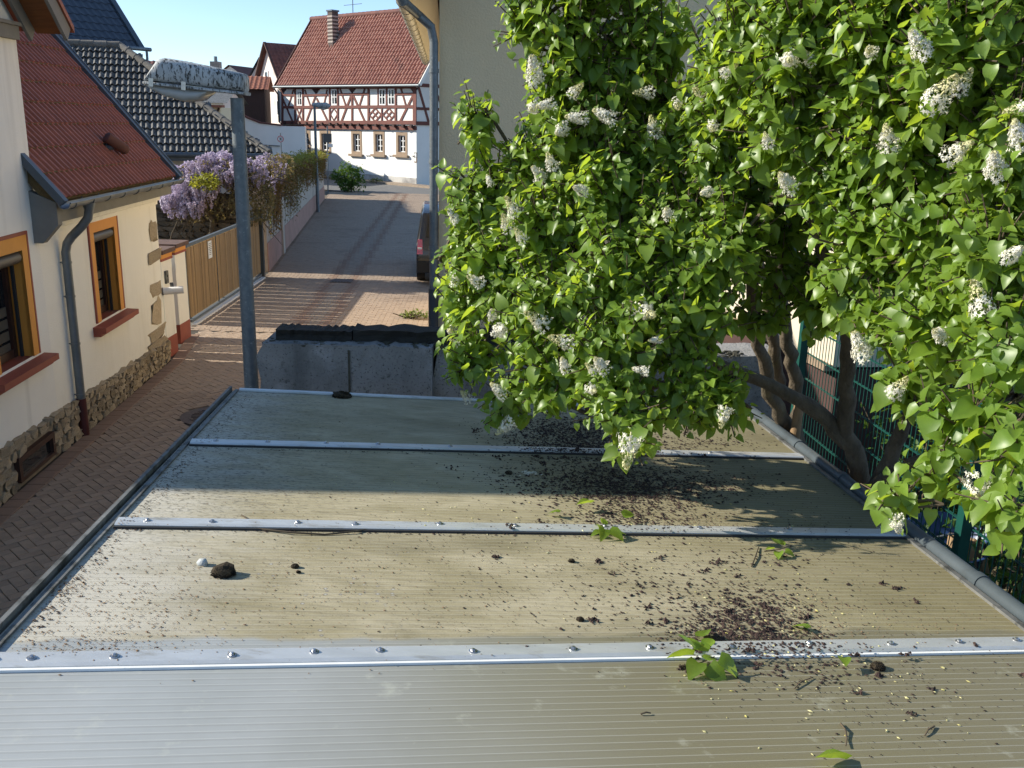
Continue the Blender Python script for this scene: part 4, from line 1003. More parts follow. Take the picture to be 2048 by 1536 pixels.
stuff(leaf_scatter('leaves', pts, 0.09, m_wleaf, wis, droop=0.8))
pts = []
ys_ = thing('yellow_shrub', 'bright yellow green shrub beneath the wisteria blossom', 'shrub', (-8.4, 21.5, 0))
for _ in range(520): u, v = pick(410, 364, 30, 17); pts.append(atY(u, v, random.uniform(21.1, 21.7)))
stuff(leaf_scatter('leaves', pts, 0.085, m_yshrub, ys_, droop=0.0))
b = MB()
for k in range(7):
    e = atY(390 + k * 7, 362, 21.4); b.tube([(-8.35, 21.5, -0.06), lerp(Vector((-8.35, 21.5, 0)), e, 0.5) + Vector((random.gauss(0, .1), 0, 0)), e], [0.02, 0.012, 0.005], 5)
stuff(put('stems', b, m_twig, ys_))

# ================================================================== BLACK TILED HOUSE
BN = Vector((0.33, -0.94, 0)).normalized(); BA = Z.cross(BN)      # outward, along the eave to the right
bc = atY(538, 308.6, 26.5); bp = R_(35)
BU = -BN * math.cos(bp) + Z * math.sin(bp); BNR = BA.cross(BU).normalized(); BNR = BNR if BNR.z > 0 else -BNR
top_ = onpl(240, 95, bc, BNR); hx, hy = (top_ - bc).dot(BA), (top_ - bc).dot(BU)
bh = thing('black_roofed_house', 'low house with weathered black hipped tile roof behind the wisteria', 'house', (bc.x - 3, bc.y + 3, 0))
bw = 9.5; ob = bc - BA * bw
bc2 = bc + (-BN) * (2 * hy * math.cos(bp))
apx = bc + BA * hx + BU * hy
b = MB()
wz = bc.z - 0.12
wc = [bc - BA * bw - BN * 0.4, bc - BA * 0.4 - BN * 0.4, bc2 - BA * 0.4 + BN * 0.4, bc2 - BA * bw + BN * 0.4]
b.hexa([Vector((p.x, p.y, -0.06)) for p in wc] + [Vector((p.x, p.y, wz)) for p in wc]); put('wall', b, M('wall_greyish', (0.40, 0.39, 0.36), (0.33, 0.32, 0.30), 1.5, 0.9), bh)
b = MB(); dn = Z * -0.05
b.quad(ob + dn, bc + dn, apx + dn, apx - BA * (bw + hx) + dn); b.tri(bc + dn, bc2 + dn, apx + dn); b.quad(bc2 + dn, bc2 - BA * bw + dn, apx - BA * (bw + hx) + dn, apx + dn)
broof = put('roof', b, m_blacktile, bh)
tw_, tl_ = 0.30, hy / round(hy / 0.34)
nrow = round(hy / 0.34)
def ins(x, y): return x < bw + hx * y / hy + 0.12
tiles(broof, ob, BA, BU, int(bw / tw_) + 1, nrow, tw_, tl_, [(x, z * 1.35) for x, z in DBL], m_blacktile, lift=0.05, inside=ins, limit=300, jit=0.006, prefer=lambda s: -s[0])
# right hip face
HU = (apx - (bc + bc2) / 2).normalized(); hl_ = (apx - (bc + bc2) / 2).length; hw_ = (bc2 - bc).length
tiles(broof, bc, (bc2 - bc).normalized(), HU, int(hw_ / tw_), int(hl_ / tl_) + 1, tw_, tl_, DBL, m_blacktile, inside=lambda x, y: x > hw_ / 2 * y / hl_ - 0.05 and x < hw_ - hw_ / 2 * y / hl_ - 0.1)
# ridge caps along the hip and the ridge
m_cap = M('ridge_cap', (0.17, 0.155, 0.135), (0.10, 0.092, 0.08), 9, 0.9, bump=0.5, rand=0.2, stains=[((0.28, 0.26, 0.20), 12, 0.6, 0.72)])
def caps(a, c, r, ln, mat, parent):
    n = max(1, int((c - a).length / ln)); d = (c - a) / n
    for k in range(n):
        b = MB(); b.tube([a + d * k, a + d * (k + 1.12)], [r * 1.12, r], 8); put('ridge_cap', b, mat, parent, sm=50)
caps(bc + Z * 0.03, apx + Z * 0.05, 0.11, 0.36, m_cap, broof)
caps(apx + Z * 0.05, apx - BA * 3.6 + Z * 0.05, 0.11, 0.36, m_cap, broof)
b = MB(); b.tube([ob + BN * 0.05 - Z * 0.04, bc + BN * 0.05 - Z * 0.04], 0.07, 10); put('gutter', b, m_flash, bh, sm=50)
b = MB(); b.bar(ob - BN * 0.05 - Z * 0.12, bc - BN * 0.05 - Z * 0.12, 0.03, 0.18); put('fascia', b, m_flash, bh)

# ================================================================== BLUE ROOFED BRICK HOUSE
BLN = Vector((0.83, -0.55, 0)).normalized(); BLA = Z.cross(BLN)
lc = atY(281, 98, 37.0); lpch = R_(48); LU = -BLN * math.cos(lpch) + Z * math.sin(lpch)
blu = thing('brick_house', 'tall brick house with dark blue tiled roof behind the black roof', 'house', (lc.x - 4, lc.y, 0))
ll = 8.0
f0, f1 = lc - BLA * 14 - BLN * 0.45, lc - BLA * 0.35 - BLN * 0.45; dp_ = -BLN * 8.5
b = MB(); pz = [f0, f1, f1 + dp_, f0 + dp_]; b.hexa([Vector((p.x, p.y, -.06)) for p in pz] + [Vector((p.x, p.y, lc.z - 0.1)) for p in pz])
g0, g1 = Vector((f1.x, f1.y, lc.z - .1)), Vector(((f1 + dp_).x, (f1 + dp_).y, lc.z - .1)); b.tri(g0, g1, (g0 + g1) / 2 + Z * 4.7)
bwall = put('wall', b, m_brick, blu)
for r in range(12):       # a few paler brick courses near the corner
    zz = lc.z - 0.35 - r * 0.28
    for k in range(4):
        c = f1 - BLA * (0.25 + k * 0.55 + (r % 2) * 0.27) + BLN * 0.006; b = MB(); b.box(Vector((c.x, c.y, zz)), 0.5, 0.02, 0.24, BLA, BLN, Z); put('brick_panel', b, M('brick_pale%d_%d' % (r, k), (0.30 + random.random() * .1, 0.12 + random.random() * .06, 0.06), rough=0.9), bwall)
b = MB(); q0, q1 = lc - BLA * 14.4, lc; b.quad(q0, q1, q1 + LU * ll, q0 + LU * ll); rid = q1 + LU * ll; rb = -BLN * (ll * math.cos(lpch))
b.quad(q1 + LU * ll, q1 + rb * 2, q0 + rb * 2, q0 + LU * ll); lroof = put('roof', b, m_bluetile, blu)
tiles(lroof, q0, BLA, LU, int(14.4 / 0.3), int(ll / 0.36), 0.3, 0.36, PAN, m_bluetile)
b = MB(); b.bar(q1 + BLA * 0.05, q1 + BLA * 0.05 + LU * ll, 0.22, 0.16, LU.cross(BLA)); put('verge', b, m_flash, blu)
b = MB(); b.tube([q0 + BLN * 0.06, q1 + BLN * 0.06 + BLA * 0.4], 0.075, 10); put('gutter', b, m_zinc, blu, sm=50)
b = MB(); e = q1 + BLN * 0.06 + BLA * 0.22; b.tube([e, e - Z * 0.35, e - Z * 0.75 - BLA * 0.28, e - Z * 1.6 - BLA * 0.5 - BLN * 0.35], 0.05, 8); put('downpipe', b, m_galv, blu, sm=50)

# ================================================================== HALF-TIMBERED HOUSE
def c6(x, y): return 540 + x / 6.4, 150 + y / 6.4
ht = thing('half_timbered_house', 'half timbered house with steep red tiled roof at the end of the street', 'house', HC + HD * 7 - HN * 3)
JO = 0.22     # the upper floor juts out
def up_(x, y, off=0.0): return onpl(*c6(x, y), HC + HN * (JO + off), HN)
def lo_(x, y, off=0.0): return onpl(*c6(x, y), HC + HN * off, HN)
hlen = (onpl(563, 250, HC, HN) - HC).dot(HD); zj = 3.55; ze = 6.0; dep = 6.8
def hp_(s, z, off=0.0): return HC + HD * s + HN * off + Z * z
# walls
LOWIN = [(385, 705, 525, 995), (635, 710, 785, 1005), (1040, 710, 1180, 1020), (1325, 715, 1470, 1025), (1615, 730, 1760, 1032)]
UPWIN = [(345, 200, 415, 392), (788, 182, 868, 382), (1398, 178, 1482, 386), (1512, 175, 1602, 386)]
def sz(p): return (p - HC).dot(HD), p.z
def hole_wall(s0, s1, z0, z1, holes, off):
    ss = sorted(set([s0, s1] + [h[0] for h in holes] + [h[1] for h in holes])); zs = sorted(set([z0, z1] + [h[2] for h in holes] + [h[3] for h in holes])); b = MB()
    for a, c in zip(ss, ss[1:]):
        for e, f in zip(zs, zs[1:]):
            if any(h[0] < (a + c) / 2 < h[1] and h[2] < (e + f) / 2 < h[3] for h in holes): continue
            b.quad(hp_(c, e, off), hp_(a, e, off), hp_(a, f, off), hp_(c, f, off))
    return b
lh = []
for (x0, y0, x1, y1) in LOWIN:
    sa, za = sz(lo_(x0, y0)); sb, zb = sz(lo_(x1, y1)); lh.append((min(sa, sb), max(sa, sb), min(za, zb), max(za, zb)))
uh = []
for (x0, y0, x1, y1) in UPWIN:
    sa, za = sz(up_(x0, y0)); sb, zb = sz(up_(x1, y1)); uh.append((min(sa, sb), max(sa, sb), min(za, zb), max(za, zb)))
b = hole_wall(0, hlen, -.06, zj, lh, 0); b.quad(hp_(0, -.06, 0), hp_(0, -.06, -dep), hp_(0, zj, -dep), hp_(0, zj, 0)); b.quad(hp_(hlen, -.06, -dep), hp_(hlen, -.06, 0), hp_(hlen, zj, 0), hp_(hlen, zj, -dep))
put('ground_floor_wall', b, m_lower, ht)
b = hole_wall(-0.05, hlen, zj + .002, ze, uh, JO)
b.quad(hp_(-0.05, zj, JO), hp_(-0.05, zj, -dep), hp_(-0.05, ze, -dep), hp_(-0.05, ze, JO)); b.quad(hp_(hlen, zj, -dep), hp_(hlen, zj, JO), hp_(hlen, ze, JO), hp_(hlen, ze, -dep)); b.quad(hp_(-0.05, zj, JO), hp_(hlen, zj, JO), hp_(hlen, zj, 0), hp_(-0.05, zj, 0))
rz_, rd_ = 10.55, 3.4
b.tri(hp_(-0.05, ze, JO), hp_(-0.05, ze, -dep), hp_(-0.05, rz_ - .2, -rd_ + .2)); b.tri(hp_(hlen, ze, -dep), hp_(hlen, ze, JO), hp_(hlen, rz_ - .2, -rd_ + .2))
put('upper_floor_wall', b, m_infill, ht)
# dirty splash band
b = MB(); b.hexa([hp_(-.02, -.06, .003), hp_(-.02, -.06, .03), hp_(hlen, -.06, .03), hp_(hlen, -.06, .003), hp_(-.02, .45, .003), hp_(-.02, .45, .02), hp_(hlen, .45, .02), hp_(hlen, .45, .003)]); put('wall_foot', b, M('splash_band', (0.55, 0.53, 0.49), (0.35, 0.34, 0.32), 0.9, 0.9, stains=[((0.22, 0.21, 0.20), 0.8, 0.5, 0.66)]), ht)
def member(p, q, w, mat=m_timber, proud=0.045, name='timber'):
    b = MB(); b.bar(p + HN * (proud / 2 - 0.001), q + HN * (proud / 2 - 0.001), w, proud, HN); put(name, b, mat, ht)
H_ = [(150, 160, 1875, 148, .22), (170, 256, 330, 258, .13), (430, 262, 742, 252, .13), (885, 247, 1268, 242, .13), (1620, 245, 1842, 240, .13), (168, 412, 1845, 404, .17), (150, 606, 1875, 608, .22)]
V_ = [(163, 175, 163, 600, .2), (325, 180, 325, 598, .17), (425, 180, 425, 598, .17), (768, 178, 768, 598, .15), (872, 178, 872, 598, .15), (1055, 230, 1055, 598, .15), (1265, 168, 1265, 598, .18), (1390, 170, 1390, 398, .12), (1498, 170, 1498, 398, .12), (1435, 412, 1435, 598, .12), (1612, 168, 1612, 598, .16), (1856, 150, 1856, 640, .30)]
D_ = [(165, 300, 292, 596, .14), (302, 190, 238, 402, .12), (448, 192, 522, 400, .12), (735, 188, 690, 392, .12), (592, 250, 470, 592, .15), (600, 300, 742, 592, .15), (902, 180, 972, 392, .12), (1048, 245, 918, 592, .16), (1064, 255, 1214, 592, .16), (1216, 172, 1148, 392, .13), (1678, 168, 1742, 392, .13), (1838, 255, 1670, 596, .16),
      (345, 425, 412, 594, .10), (408, 425, 345, 594, .10),
      (820, 424, 866, 500, .07), (866, 500, 820, 584, .07), (820, 424, 776, 500, .07), (776, 500, 820, 584, .07)]
for cx in (1350, 1525):
    a, c = 76, 86
    D_ += [(cx, 510 - c, cx + a, 510, .10), (cx + a, 510, cx, 510 + c, .10), (cx, 510 + c, cx - a, 510, .10), (cx - a, 510, cx, 510 - c, .10), (cx - a / 2, 510 - c / 2, cx + a / 2, 510 + c / 2, .10), (cx + a / 2, 510 - c / 2, cx - a / 2, 510 + c / 2, .10)]
for i, (x0, y0, x1, y1, w) in enumerate(H_): member(up_(x0, y0), up_(x1, y1), w, proud=0.062)
for (x0, y0, x1, y1, w) in V_: member(up_(x0, y0), up_(x1, y1), w, proud=0.055)
for (x0, y0, x1, y1, w) in D_: member(up_(x0, y0), up_(x1, y1), w, proud=0.04 + random.uniform(0, .006))
for (cx, y0) in ((592, 168), (1055, 158), (165, 170), (1850, 160)):
    b = MB(); b.prism([up_(cx - 58, y0), up_(cx + 58, y0), up_(cx, y0 + 75)], HN * 0.05); put('knee_brace', b, m_timberd, ht)
member(lo_(150, 662) + HN * 0.06, lo_(1890, 682) + HN * 0.06, .22, m_timber, 0.10, 'jetty_beam')
for x in (240, 330, 420, 512, 610, 712, 815, 905, 992, 1085, 1182, 1290, 1402, 1512, 1632, 1750, 1852):
    p = lo_(x, 640); p.z = zj - 0.05; b = MB(); b.box(p + HN * 0.20, 0.18, 0.32, 0.17, HD, HN, Z); put('joist_end', b, m_timberd, ht)
# gable side framing (right, in shade)
def gs_(t, z): return hp_(-0.05, z, JO) - HN * t - HD * 0.0
for (t0, z0, t1, z1, w) in ((0, 3.7, 6.5, 3.7, .22), (0, 4.55, 6.5, 4.55, .16), (0, 5.9, 6.5, 5.9, .2), (1.2, 3.7, 0.3, 5.9, .15), (1.5, 3.7, 1.5, 5.9, .16), (3, 3.7, 3, 5.9, .16), (1.6, 5.8, 2.9, 3.8, .15)):
    p, q = gs_(t0, z0), gs_(t1, z1); b = MB(); b.bar(p - HD * .02, q - HD * .02, w, 0.05, HD); put('timber', b, m_timber, ht)
def rect_frame(b, s0, s1, z0, z1, w, o0, o1, P=hp_):
    for (a, c, e, f) in ((s0, s0 + w, z0, z1), (s1 - w, s1, z0, z1), (s0 + w, s1 - w, z0, z0 + w), (s0 + w, s1 - w, z1 - w, z1)):
        b.hexa([P(a, e, o0), P(c, e, o0), P(c, e, o1), P(a, e, o1), P(a, f, o0), P(c, f, o0), P(c, f, o1), P(a, f, o1)])
    return b
def casement(parent, s0, s1, z0, z1, off, rows, open_=0.0):
    b = rect_frame(MB(), s0, s1, z0, z1, 0.07, off - .05, off + .0); wn_ = put('window', b, m_wframe, parent)
    mid = (s0 + s1) / 2
    b = MB(); b.bar(hp_(mid, z0 + .07, off - .01), hp_(mid, z1 - .07, off - .01), 0.06, 0.05, HN); put('mullion', b, m_wframe, wn_)
    for k in range(1, rows):
        z = z0 + (z1 - z0) * k / rows; b = MB(); b.bar(hp_(s0 + .07, z, off - .015), hp_(s1 - .07, z, off - .015), 0.04, 0.03, HN); put('glazing_bar', b, m_wframe, wn_)
    for (a, c) in ((s0 + .05, mid), (mid, s1 - .05)):
        b = MB(); b.quad(hp_(c, z0 + .05, off - .04), hp_(a, z0 + .05, off - .04), hp_(a, z1 - .05, off - .04), hp_(c, z1 - .05, off - .04)); put('pane', b, m_pane, wn_)
    return wn_
for h in uh: casement(ht, h[0], h[1], h[2], h[3], JO + 0.03, 2)
for i, h in enumerate(lh):
    s0, s1, z0, z1 = h; b = rect_frame(MB(), s0, s1, z0, z1, 0.19, -0.16, 0.025); sr = put('stone_surround', b, m_sand, ht)
    casement(ht, s0 + .17, s1 - .17, z0 + .17, z1 - .17, -0.11, 3)
    if i >= 2:
        b = MB(); b.box(hp_((s0 + s1) / 2, z0 - 0.05, 0.08), s1 - s0 + 0.3, 0.2, 0.14, HD, HN, Z); put('sill', b, m_sand, sr)
for i in range(2, 5):
    for k in range(2):
        p = lo_((1245, 1540, 1835)[i - 2] + k * 28, 1030 + i * 2); b = MB(); b.box(p + HN * .03, 0.1, 0.05, 0.05, HD, HN, Z); put('shutter_hook', b, m_timberd, ht)
# roof
ev = onpl(550, 173, HC + HN * 0.62, HN); er = onpl(833, 166.7, HC + HN * 0.62, HN)
s_l, s_r = (ev - HC).dot(HD), (er - HC).dot(HD) - 0.25; zev = 5.86
rl_ = onpl(623, 42, ev, HD); rise, run = rl_.z - ev.z, -(rl_ - ev).dot(HN)
e0 = hp_(s_l, zev, 0.62); HUp = (-HN * run + Z * rise).normalized(); hrl = math.hypot(run, rise); hrw = s_l - s_r
b = MB(); q = [e0, e0 - HD * hrw, e0 - HD * hrw + HUp * hrl, e0 + HUp * hrl]; b.quad(*q)
bk = hp_(s_l, zev, 0.62) - HN * (2 * run); b.quad(q[2], q[3], bk, bk - HD * hrw)
htr = put('roof', b, m_htile, ht)
tiles(htr, e0 - HD * hrw, HD, HUp, int(hrw / 0.29), int(hrl / 0.36) + 1, 0.29, hrl / (int(hrl / 0.36) + 1), [(0, 0), (.10, .08), (.25, .13), (.42, .13), (.55, .07), (.66, 0), (1, 0)], m_htile, lift=0.05, jit=0.010)
caps(q[3] + Z * .12, q[2] + Z * .12, 0.17, 0.42, m_htile2, htr)
b = MB(); b.tube([hp_(s_l + .1, zev - .02, 0.68), hp_(s_r - .05, zev - .02, 0.68)], 0.08, 8); put('gutter', b, m_galv, ht, sm=50)
b = MB(); e = hp_(hlen - .15, zev - .1, 0.6); b.tube([e, hp_(hlen - .2, zev - .5, JO + .1), hp_(hlen - .2, zj, JO + .1), hp_(hlen - .55, zj - .4, 0.1), hp_(hlen - .6, 0, 0.1)], 0.06, 8); put('downpipe', b, m_pvc, ht, sm=50)
b = MB(); b.bar(q[0] + HD * .04 - HUp * .05, q[3] + HD * .04, 0.06, 0.2, HUp.cross(HD)); put('verge_board', b, m_timberd, ht)
b = MB(); b.bar(q[1] - HD * .04, q[2] - HD * .04, 0.06, 0.2, HUp.cross(HD)); put('verge_board', b, m_infill, ht)
# chimney of alternating courses
RNh = HD.cross(HUp).normalized(); RNh = RNh if RNh.z > 0 else -RNh
cb = onpl(667, 88, e0, RNh); ct = atY(670, 22, cb.y).z
b = MB(); b.box(Vector((cb.x, cb.y, (cb.z + ct) / 2 - 0.2)), 0.50, 0.50, ct - cb.z + 0.4, HD, HN, Z); chm = put('chimney', b, M('chimney_dark', (0.11, 0.085, 0.075), (0.07, 0.055, 0.05), 5, 0.9), ht)
nco = 8
for k in range(nco):
    z = cb.z + 0.12 + (ct - cb.z - 0.25) * k / nco; b = MB(); b.box(Vector((cb.x, cb.y, z)), 0.54, 0.54, 0.10, HD, HN, Z); put('course', b, M('chimney_pale%d' % k, (0.36, 0.31, 0.27), rough=0.9), chm)
b = MB(); b.box(Vector((cb.x, cb.y, ct)), 0.62, 0.62, 0.10, HD, HN, Z); put('cap', b, m_flash, chm)
am = onpl(706, 33, q[2] - HN * 0.3, HN)
b = MB(); b.tube([am - Z * 0.6, am + Z * 2.0], 0.03, 6)
for (dz, ln) in ((0.75, .95), (1.85, 1.15), (1.45, .5)): b.tube([am + Z * dz + HD * ln, am + Z * dz - HD * ln * (0.6 if dz > 1 else 1)], 0.018, 5)
for k in range(7): b.tube([am + Z * 1.85 + HD * (0.3 + k * .13) + Z * .16, am + Z * 1.85 + HD * (0.3 + k * .13) - Z * .16], 0.012, 4)
put('antenna', b, m_flash, ht)
for (x, y) in ((1868, 1028), (1866, 1083)):
    p = lo_(x, y); b = MB(); b.box(p + HN * .02, 0.26, 0.03, 0.34, HD, HN, Z); pl_ = put('house_plate', b, m_alud if y < 1050 else m_sand, ht)
    b = MB(); b.box(p + HN * .04, 0.14, 0.02, 0.22, HD, HN, Z); put('plate_face', b, m_signw, pl_)

# ================================================================== OTHER HOUSES AT THE END
def pane_win(parent, P, s0, s1, z0, z1):
    b = rect_frame(MB(), s0, s1, z0, z1, 0.09, 0.0, 0.06, P); w = put('window', b, m_wframe, parent)
    b = MB(); b.quad(P(s1, z0 + .05, .02), P(s0, z0 + .05, .02), P(s0, z1 - .05, .02), P(s1, z1 - .05, .02)); put('pane', b, m_pane, w)
# pale pink gable house
PD = Vector((-0.6, 0.8, 0)).normalized(); PN = Vector((-PD.y, PD.x, 0)); pb = atY(560, 250, 72.0)
def pk(u, v, off=0): return onpl(u, v, pb + PN * off, PN)
def pkP(s, z, off=0): return Vector((pb.x, pb.y, 0)) + PD * s + PN * off + Z * z
pink = thing('pink_gable_house', 'pale pinkish gabled house with brown roof left of the half timbered house', 'house', Vector((pb.x, pb.y, 0)) - PN * 3)
apk = pk(537, 88); lft = pk(499, 236); rgt = pk(575, 190)
m_pinkp = M('plaster_pink', (0.72, 0.62, 0.56), (0.62, 0.52, 0.47), 0.8, 0.9, stains=[((0.48, 0.40, 0.36), 1.1, 0.55, 0.7)])
b = MB(); L0 = Vector((lft.x, lft.y, -.06)); R0 = Vector((rgt.x, rgt.y, -.06)); b.prism([L0, R0, rgt, apk, lft], -PN * 9); put('wall', b, m_pinkp, pink)
b = MB(); ex_ = (rgt - apk).normalized()
r1_, r2_ = apk + PN * .3 + Z * .1, rgt + ex_ * 1.5 + PN * .3 + Z * .1
b.quad(r1_, r2_, r2_ - PN * 12, r1_ - PN * 12); pr = put('roof', b, m_htile2, pink)
lx_ = (lft - apk).normalized(); l2_ = lft + lx_ * .3 + PN * .3 + Z * .1; b = MB(); b.quad(r1_, r1_ - PN * 12, l2_ - PN * 12, l2_); put('roof', b, m_htile2, pink)
tiles(pr, r2_, -PN, -ex_, 34, int((r2_ - r1_).length / .36), 0.32, 0.36, PAN, m_htile2)
b = MB(); b.bar(r1_, l2_, 0.1, 0.22, PN); put('verge', b, m_timberd, pink)
b = MB(); b.bar(r1_, r2_, 0.1, 0.18, PN); put('verge', b, m_timberd, pink)
def spx(u, v): p = pk(u, v); return (p - Vector((pb.x, pb.y, 0))).dot(PD), p.z
for (u0, v0, u1, v1) in ((511, 196, 527, 232), (530, 142, 538, 163), (554, 200, 566, 232)):
    sa, za = spx(u0, v0); sb, zb = spx(u1, v1); pane_win(pink, pkP, min(sa, sb), max(sa, sb), min(za, zb), max(za, zb))
# simple gabled house helper: front plane facing BN_, spans px u0..u1 at depth Y
def far_house(name, label, uL, uR, v_eave, v_ridge, Y, facing, wall_m, roof_m, gable_front, dep=7.0, tile=True, over=0.3):
    F = Vector((math.sin(R_(facing)), -math.cos(R_(facing)), 0)); A_ = Z.cross(F)
    c = atY((uL + uR) / 2, v_eave, Y)
    l, r = onpl(uL, v_eave, c, F), onpl(uR, v_eave, c, F); z = (l.z + r.z) / 2; wdt = (r - l).dot(A_)
    l = Vector((l.x, l.y, 0)); t = thing(name, label, 'house', l + A_ * wdt / 2 - F * dep / 2)
    P = lambda s, zz, o=0: l + A_ * s + F * o + Z * zz
    zr = atY((uL + uR) / 2, v_ridge, Y + (0 if gable_front else dep / 2)).z
    b = MB(); b.hexa([P(0, -.06, -dep), P(0, -.06, 0), P(wdt, -.06, 0), P(wdt, -.06, -dep), P(0, z, -dep), P(0, z, 0), P(wdt, z, 0), P(wdt, z, -dep)])
    if gable_front: b.tri(P(0, z, 0), P(wdt, z, 0), P(wdt / 2, zr, 0)); b.tri(P(wdt, z, -dep), P(0, z, -dep), P(wdt / 2, zr, -dep))
    else: b.tri(P(0, z, -dep), P(0, z, 0), P(0, zr, -dep / 2)); b.tri(P(wdt, z, 0), P(wdt, z, -dep), P(wdt, zr, -dep / 2))
    put('wall', b, wall_m, t); b = MB()
    if gable_front:
        for s0, sg in ((-over, 1), (wdt + over, -1)):
            k_ = (zr - z) / (wdt / 2); b.quad(P(s0, z - over * k_ + .1, over), P(wdt / 2, zr + .1, over), P(wdt / 2, zr + .1, -dep), P(s0, z - over * k_ + .1, -dep))
    else:
        k_ = (zr - z) / (dep / 2); b.quad(P(-over, z - over * k_ + .1, over), P(wdt + over, z - over * k_ + .1, over), P(wdt + over, zr + .1, -dep / 2), P(-over, zr + .1, -dep / 2))
        b.quad(P(-over, zr + .1, -dep / 2), P(wdt + over, zr + .1, -dep / 2), P(wdt + over, z - over * k_ + .1, -dep - over), P(-over, z - over * k_ + .1, -dep - over))
    rf = put('roof', b, roof_m, t)
    if tile and not gable_front:
        o_ = P(-over, z - over * k_ + .1, over); U_ = (P(0, zr + .1, -dep / 2) - P(0, z - over * k_ + .1, over)); n = int(U_.length / .36)
        tiles(rf, o_, A_, U_.normalized(), int((wdt + 2 * over) / .32), n, .32, U_.length / n, PAN, roof_m)
    return t, P, wdt, z, zr
m_ored = M('roof_orange_red', (0.30, 0.12, 0.07), (0.22, 0.085, 0.055), 3, 0.8)
m_barn = M('barn_brown', (0.075, 0.04, 0.03), (0.05, 0.03, 0.024), 3, 0.85, stretch=(4, 4, 0.5))
far_house('tiled_barn', 'low house with small red tiled roof beside the brick house', 272, 352, 160, 126, 60, 15, m_white, m_htile2, False)
far_house('brown_barn', 'dark brown wooden barn with rusty red corrugated roof left of the pink gable', 436, 528, 178, 155, 66, 10, m_barn, m_ored, False, dep=5)
t_, P_, w_, z_, zr_ = far_house('back_gable_house', 'small pinkish gable peeking out above the barn roof', 495, 552, 165, 117, 92, -20, m_pinkp, m_bluetile, True)
t_, P_, w_, z_, zr_ = far_house('chimney_house', 'distant house with a dark chimney behind the street lamp head', 436, 486, 152, 132, 100, -15, m_white, m_htile2, True)
cc = atY(432, 134, 97); b = MB(); b.box(cc + Z * -.6, 0.9, 0.9, 2.2); chx = put('chimney', b, m_chim, t_)
b = MB(); b.tube([cc + Z * .4, cc + Z * 1.0], 0.18, 8); put('chimney_pot', b, m_zinc, chx)
# cream half-timbered shed and the white boundary walls below the lamp
t_, P_, w_, z_, zr_ = far_house('white_outbuilding', 'white outbuilding with grey sheet roof seen under the lamp bowl', 392, 446, 206, 178, 57, 5, m_white, m_alud, False, dep=6, tile=False)
shed = thing('cream_timber_shed', 'cream shed wall with thin brown timbers under the street lamp bowl', 'shed', atY(420, 212, 50) * 1.0)
s0_ = atY(400, 214, 50); s1_ = atY(440, 212, 50)
b = MB(); block(b, s0_.x, s1_.x, 50, 53, -.06, s0_.z); put('wall', b, M('cream_wall', (0.72, 0.62, 0.42), rough=0.9), shed)
b = MB(); b.bar(Vector((s0_.x - .2, 49.9, s0_.z + .06)), Vector((s1_.x + .2, 49.9, s0_.z + .06)), 0.5, 0.12); put('roof_edge', b, m_ored, shed)
for (a, c) in (((405, 216), (412, 245)), ((421, 214), (421, 245)), ((438, 216), (426, 240))):
    b = MB(); b.bar(atY(*a, 49.96), atY(*c, 49.96), 0.10, 0.05, Vector((0, 1, 0))); put('timber', b, m_barn, shed)
bw_ = thing('boundary_wall', 'pale grey rendered boundary wall with sloping top behind the far road', 'wall', atY(500, 300, 60) * 1.0)
pp = [(439, 213), (470, 224), (497, 238), (520, 247), (562, 252)]
q_ = [atY(u, v, 60) for u, v in pp]; poly = [Vector((q_[0].x, 60, -.06)), Vector((q_[-1].x + 1.5, 60, -.06)), Vector((q_[-1].x + 1.5, 60, q_[-1].z))] + [Vector((p.x, 60, p.z)) for p in reversed(q_)]
b = MB(); b.prism(poly, Vector((0, 0.3, 0))); put('wall_body', b, m_lower, bw_)
for a, c in zip(q_, q_[1:]):
    b = MB(); b.bar(Vector((a.x, 60.15, a.z + .05)), Vector((c.x, 60.15, c.z + .05)), 0.45, 0.09); put('coping', b, m_htile2, bw_)
b = MB(); b.bar(atY(526, 290, 59.96), atY(560, 292, 59.96), 0.05, 0.1, Vector((0, 1, 0))); put('ledge', b, m_alud, bw_)

# ================================================================== FAR STREET FURNITURE
def far_lamp():
    bs = gnd(636, 424); tp = atY(629, 212, bs.y)
    t = thing('street_lamp', 'distant thin street lamp standing against the creeper wall', 'street lamp', bs)
    b = MB(); b.tube([bs - Z * .06, bs.lerp(tp, .5), tp], [0.075, 0.06, 0.05], 10); put('pole', b, m_galv, t, sm=60)
    a = tp + Vector((-0.1, 0, 0.05)); c = tp + Vector((0.62, 0.15, 0.02))
    b = MB(); b.tube([a, a.lerp(c, .3), a.lerp(c, .8), c], [0.06, 0.11, 0.13, 0.05], 10); put('housing', b, m_lampw, t, sm=60)
    b = MB(); b.tube([a.lerp(c, .35) - Z * .08, a.lerp(c, .6) - Z * .11, a.lerp(c, .85) - Z * .08], [0.05, 0.08, 0.05], 8); put('glass_bowl', b, m_bowl, t, sm=60)
far_lamp()
bs = gnd(656, 386); tp = atY(655, 262, bs.y)
t = thing('sign_post', 'thin post with the grey backs of two traffic signs at the street end', 'sign', bs)
b = MB(); b.tube([bs - Z * .06, Vector((tp.x, bs.y, tp.z + .25))], 0.035, 8); put('pole', b, m_galv, t, sm=60)
q = atY(655, 276, bs.y - .06); b = MB(); b.box(q, 0.44, 0.02, 0.46); b.box(q - Vector((.0, -.0, -.01)), 0.40, 0.03, 0.42); put('sign_back', b, m_signg, t)
q = atY(661, 291, bs.y - .06); b = MB(); b.box(q, 0.24, 0.02, 0.18); put('plate', b, m_signw, t)
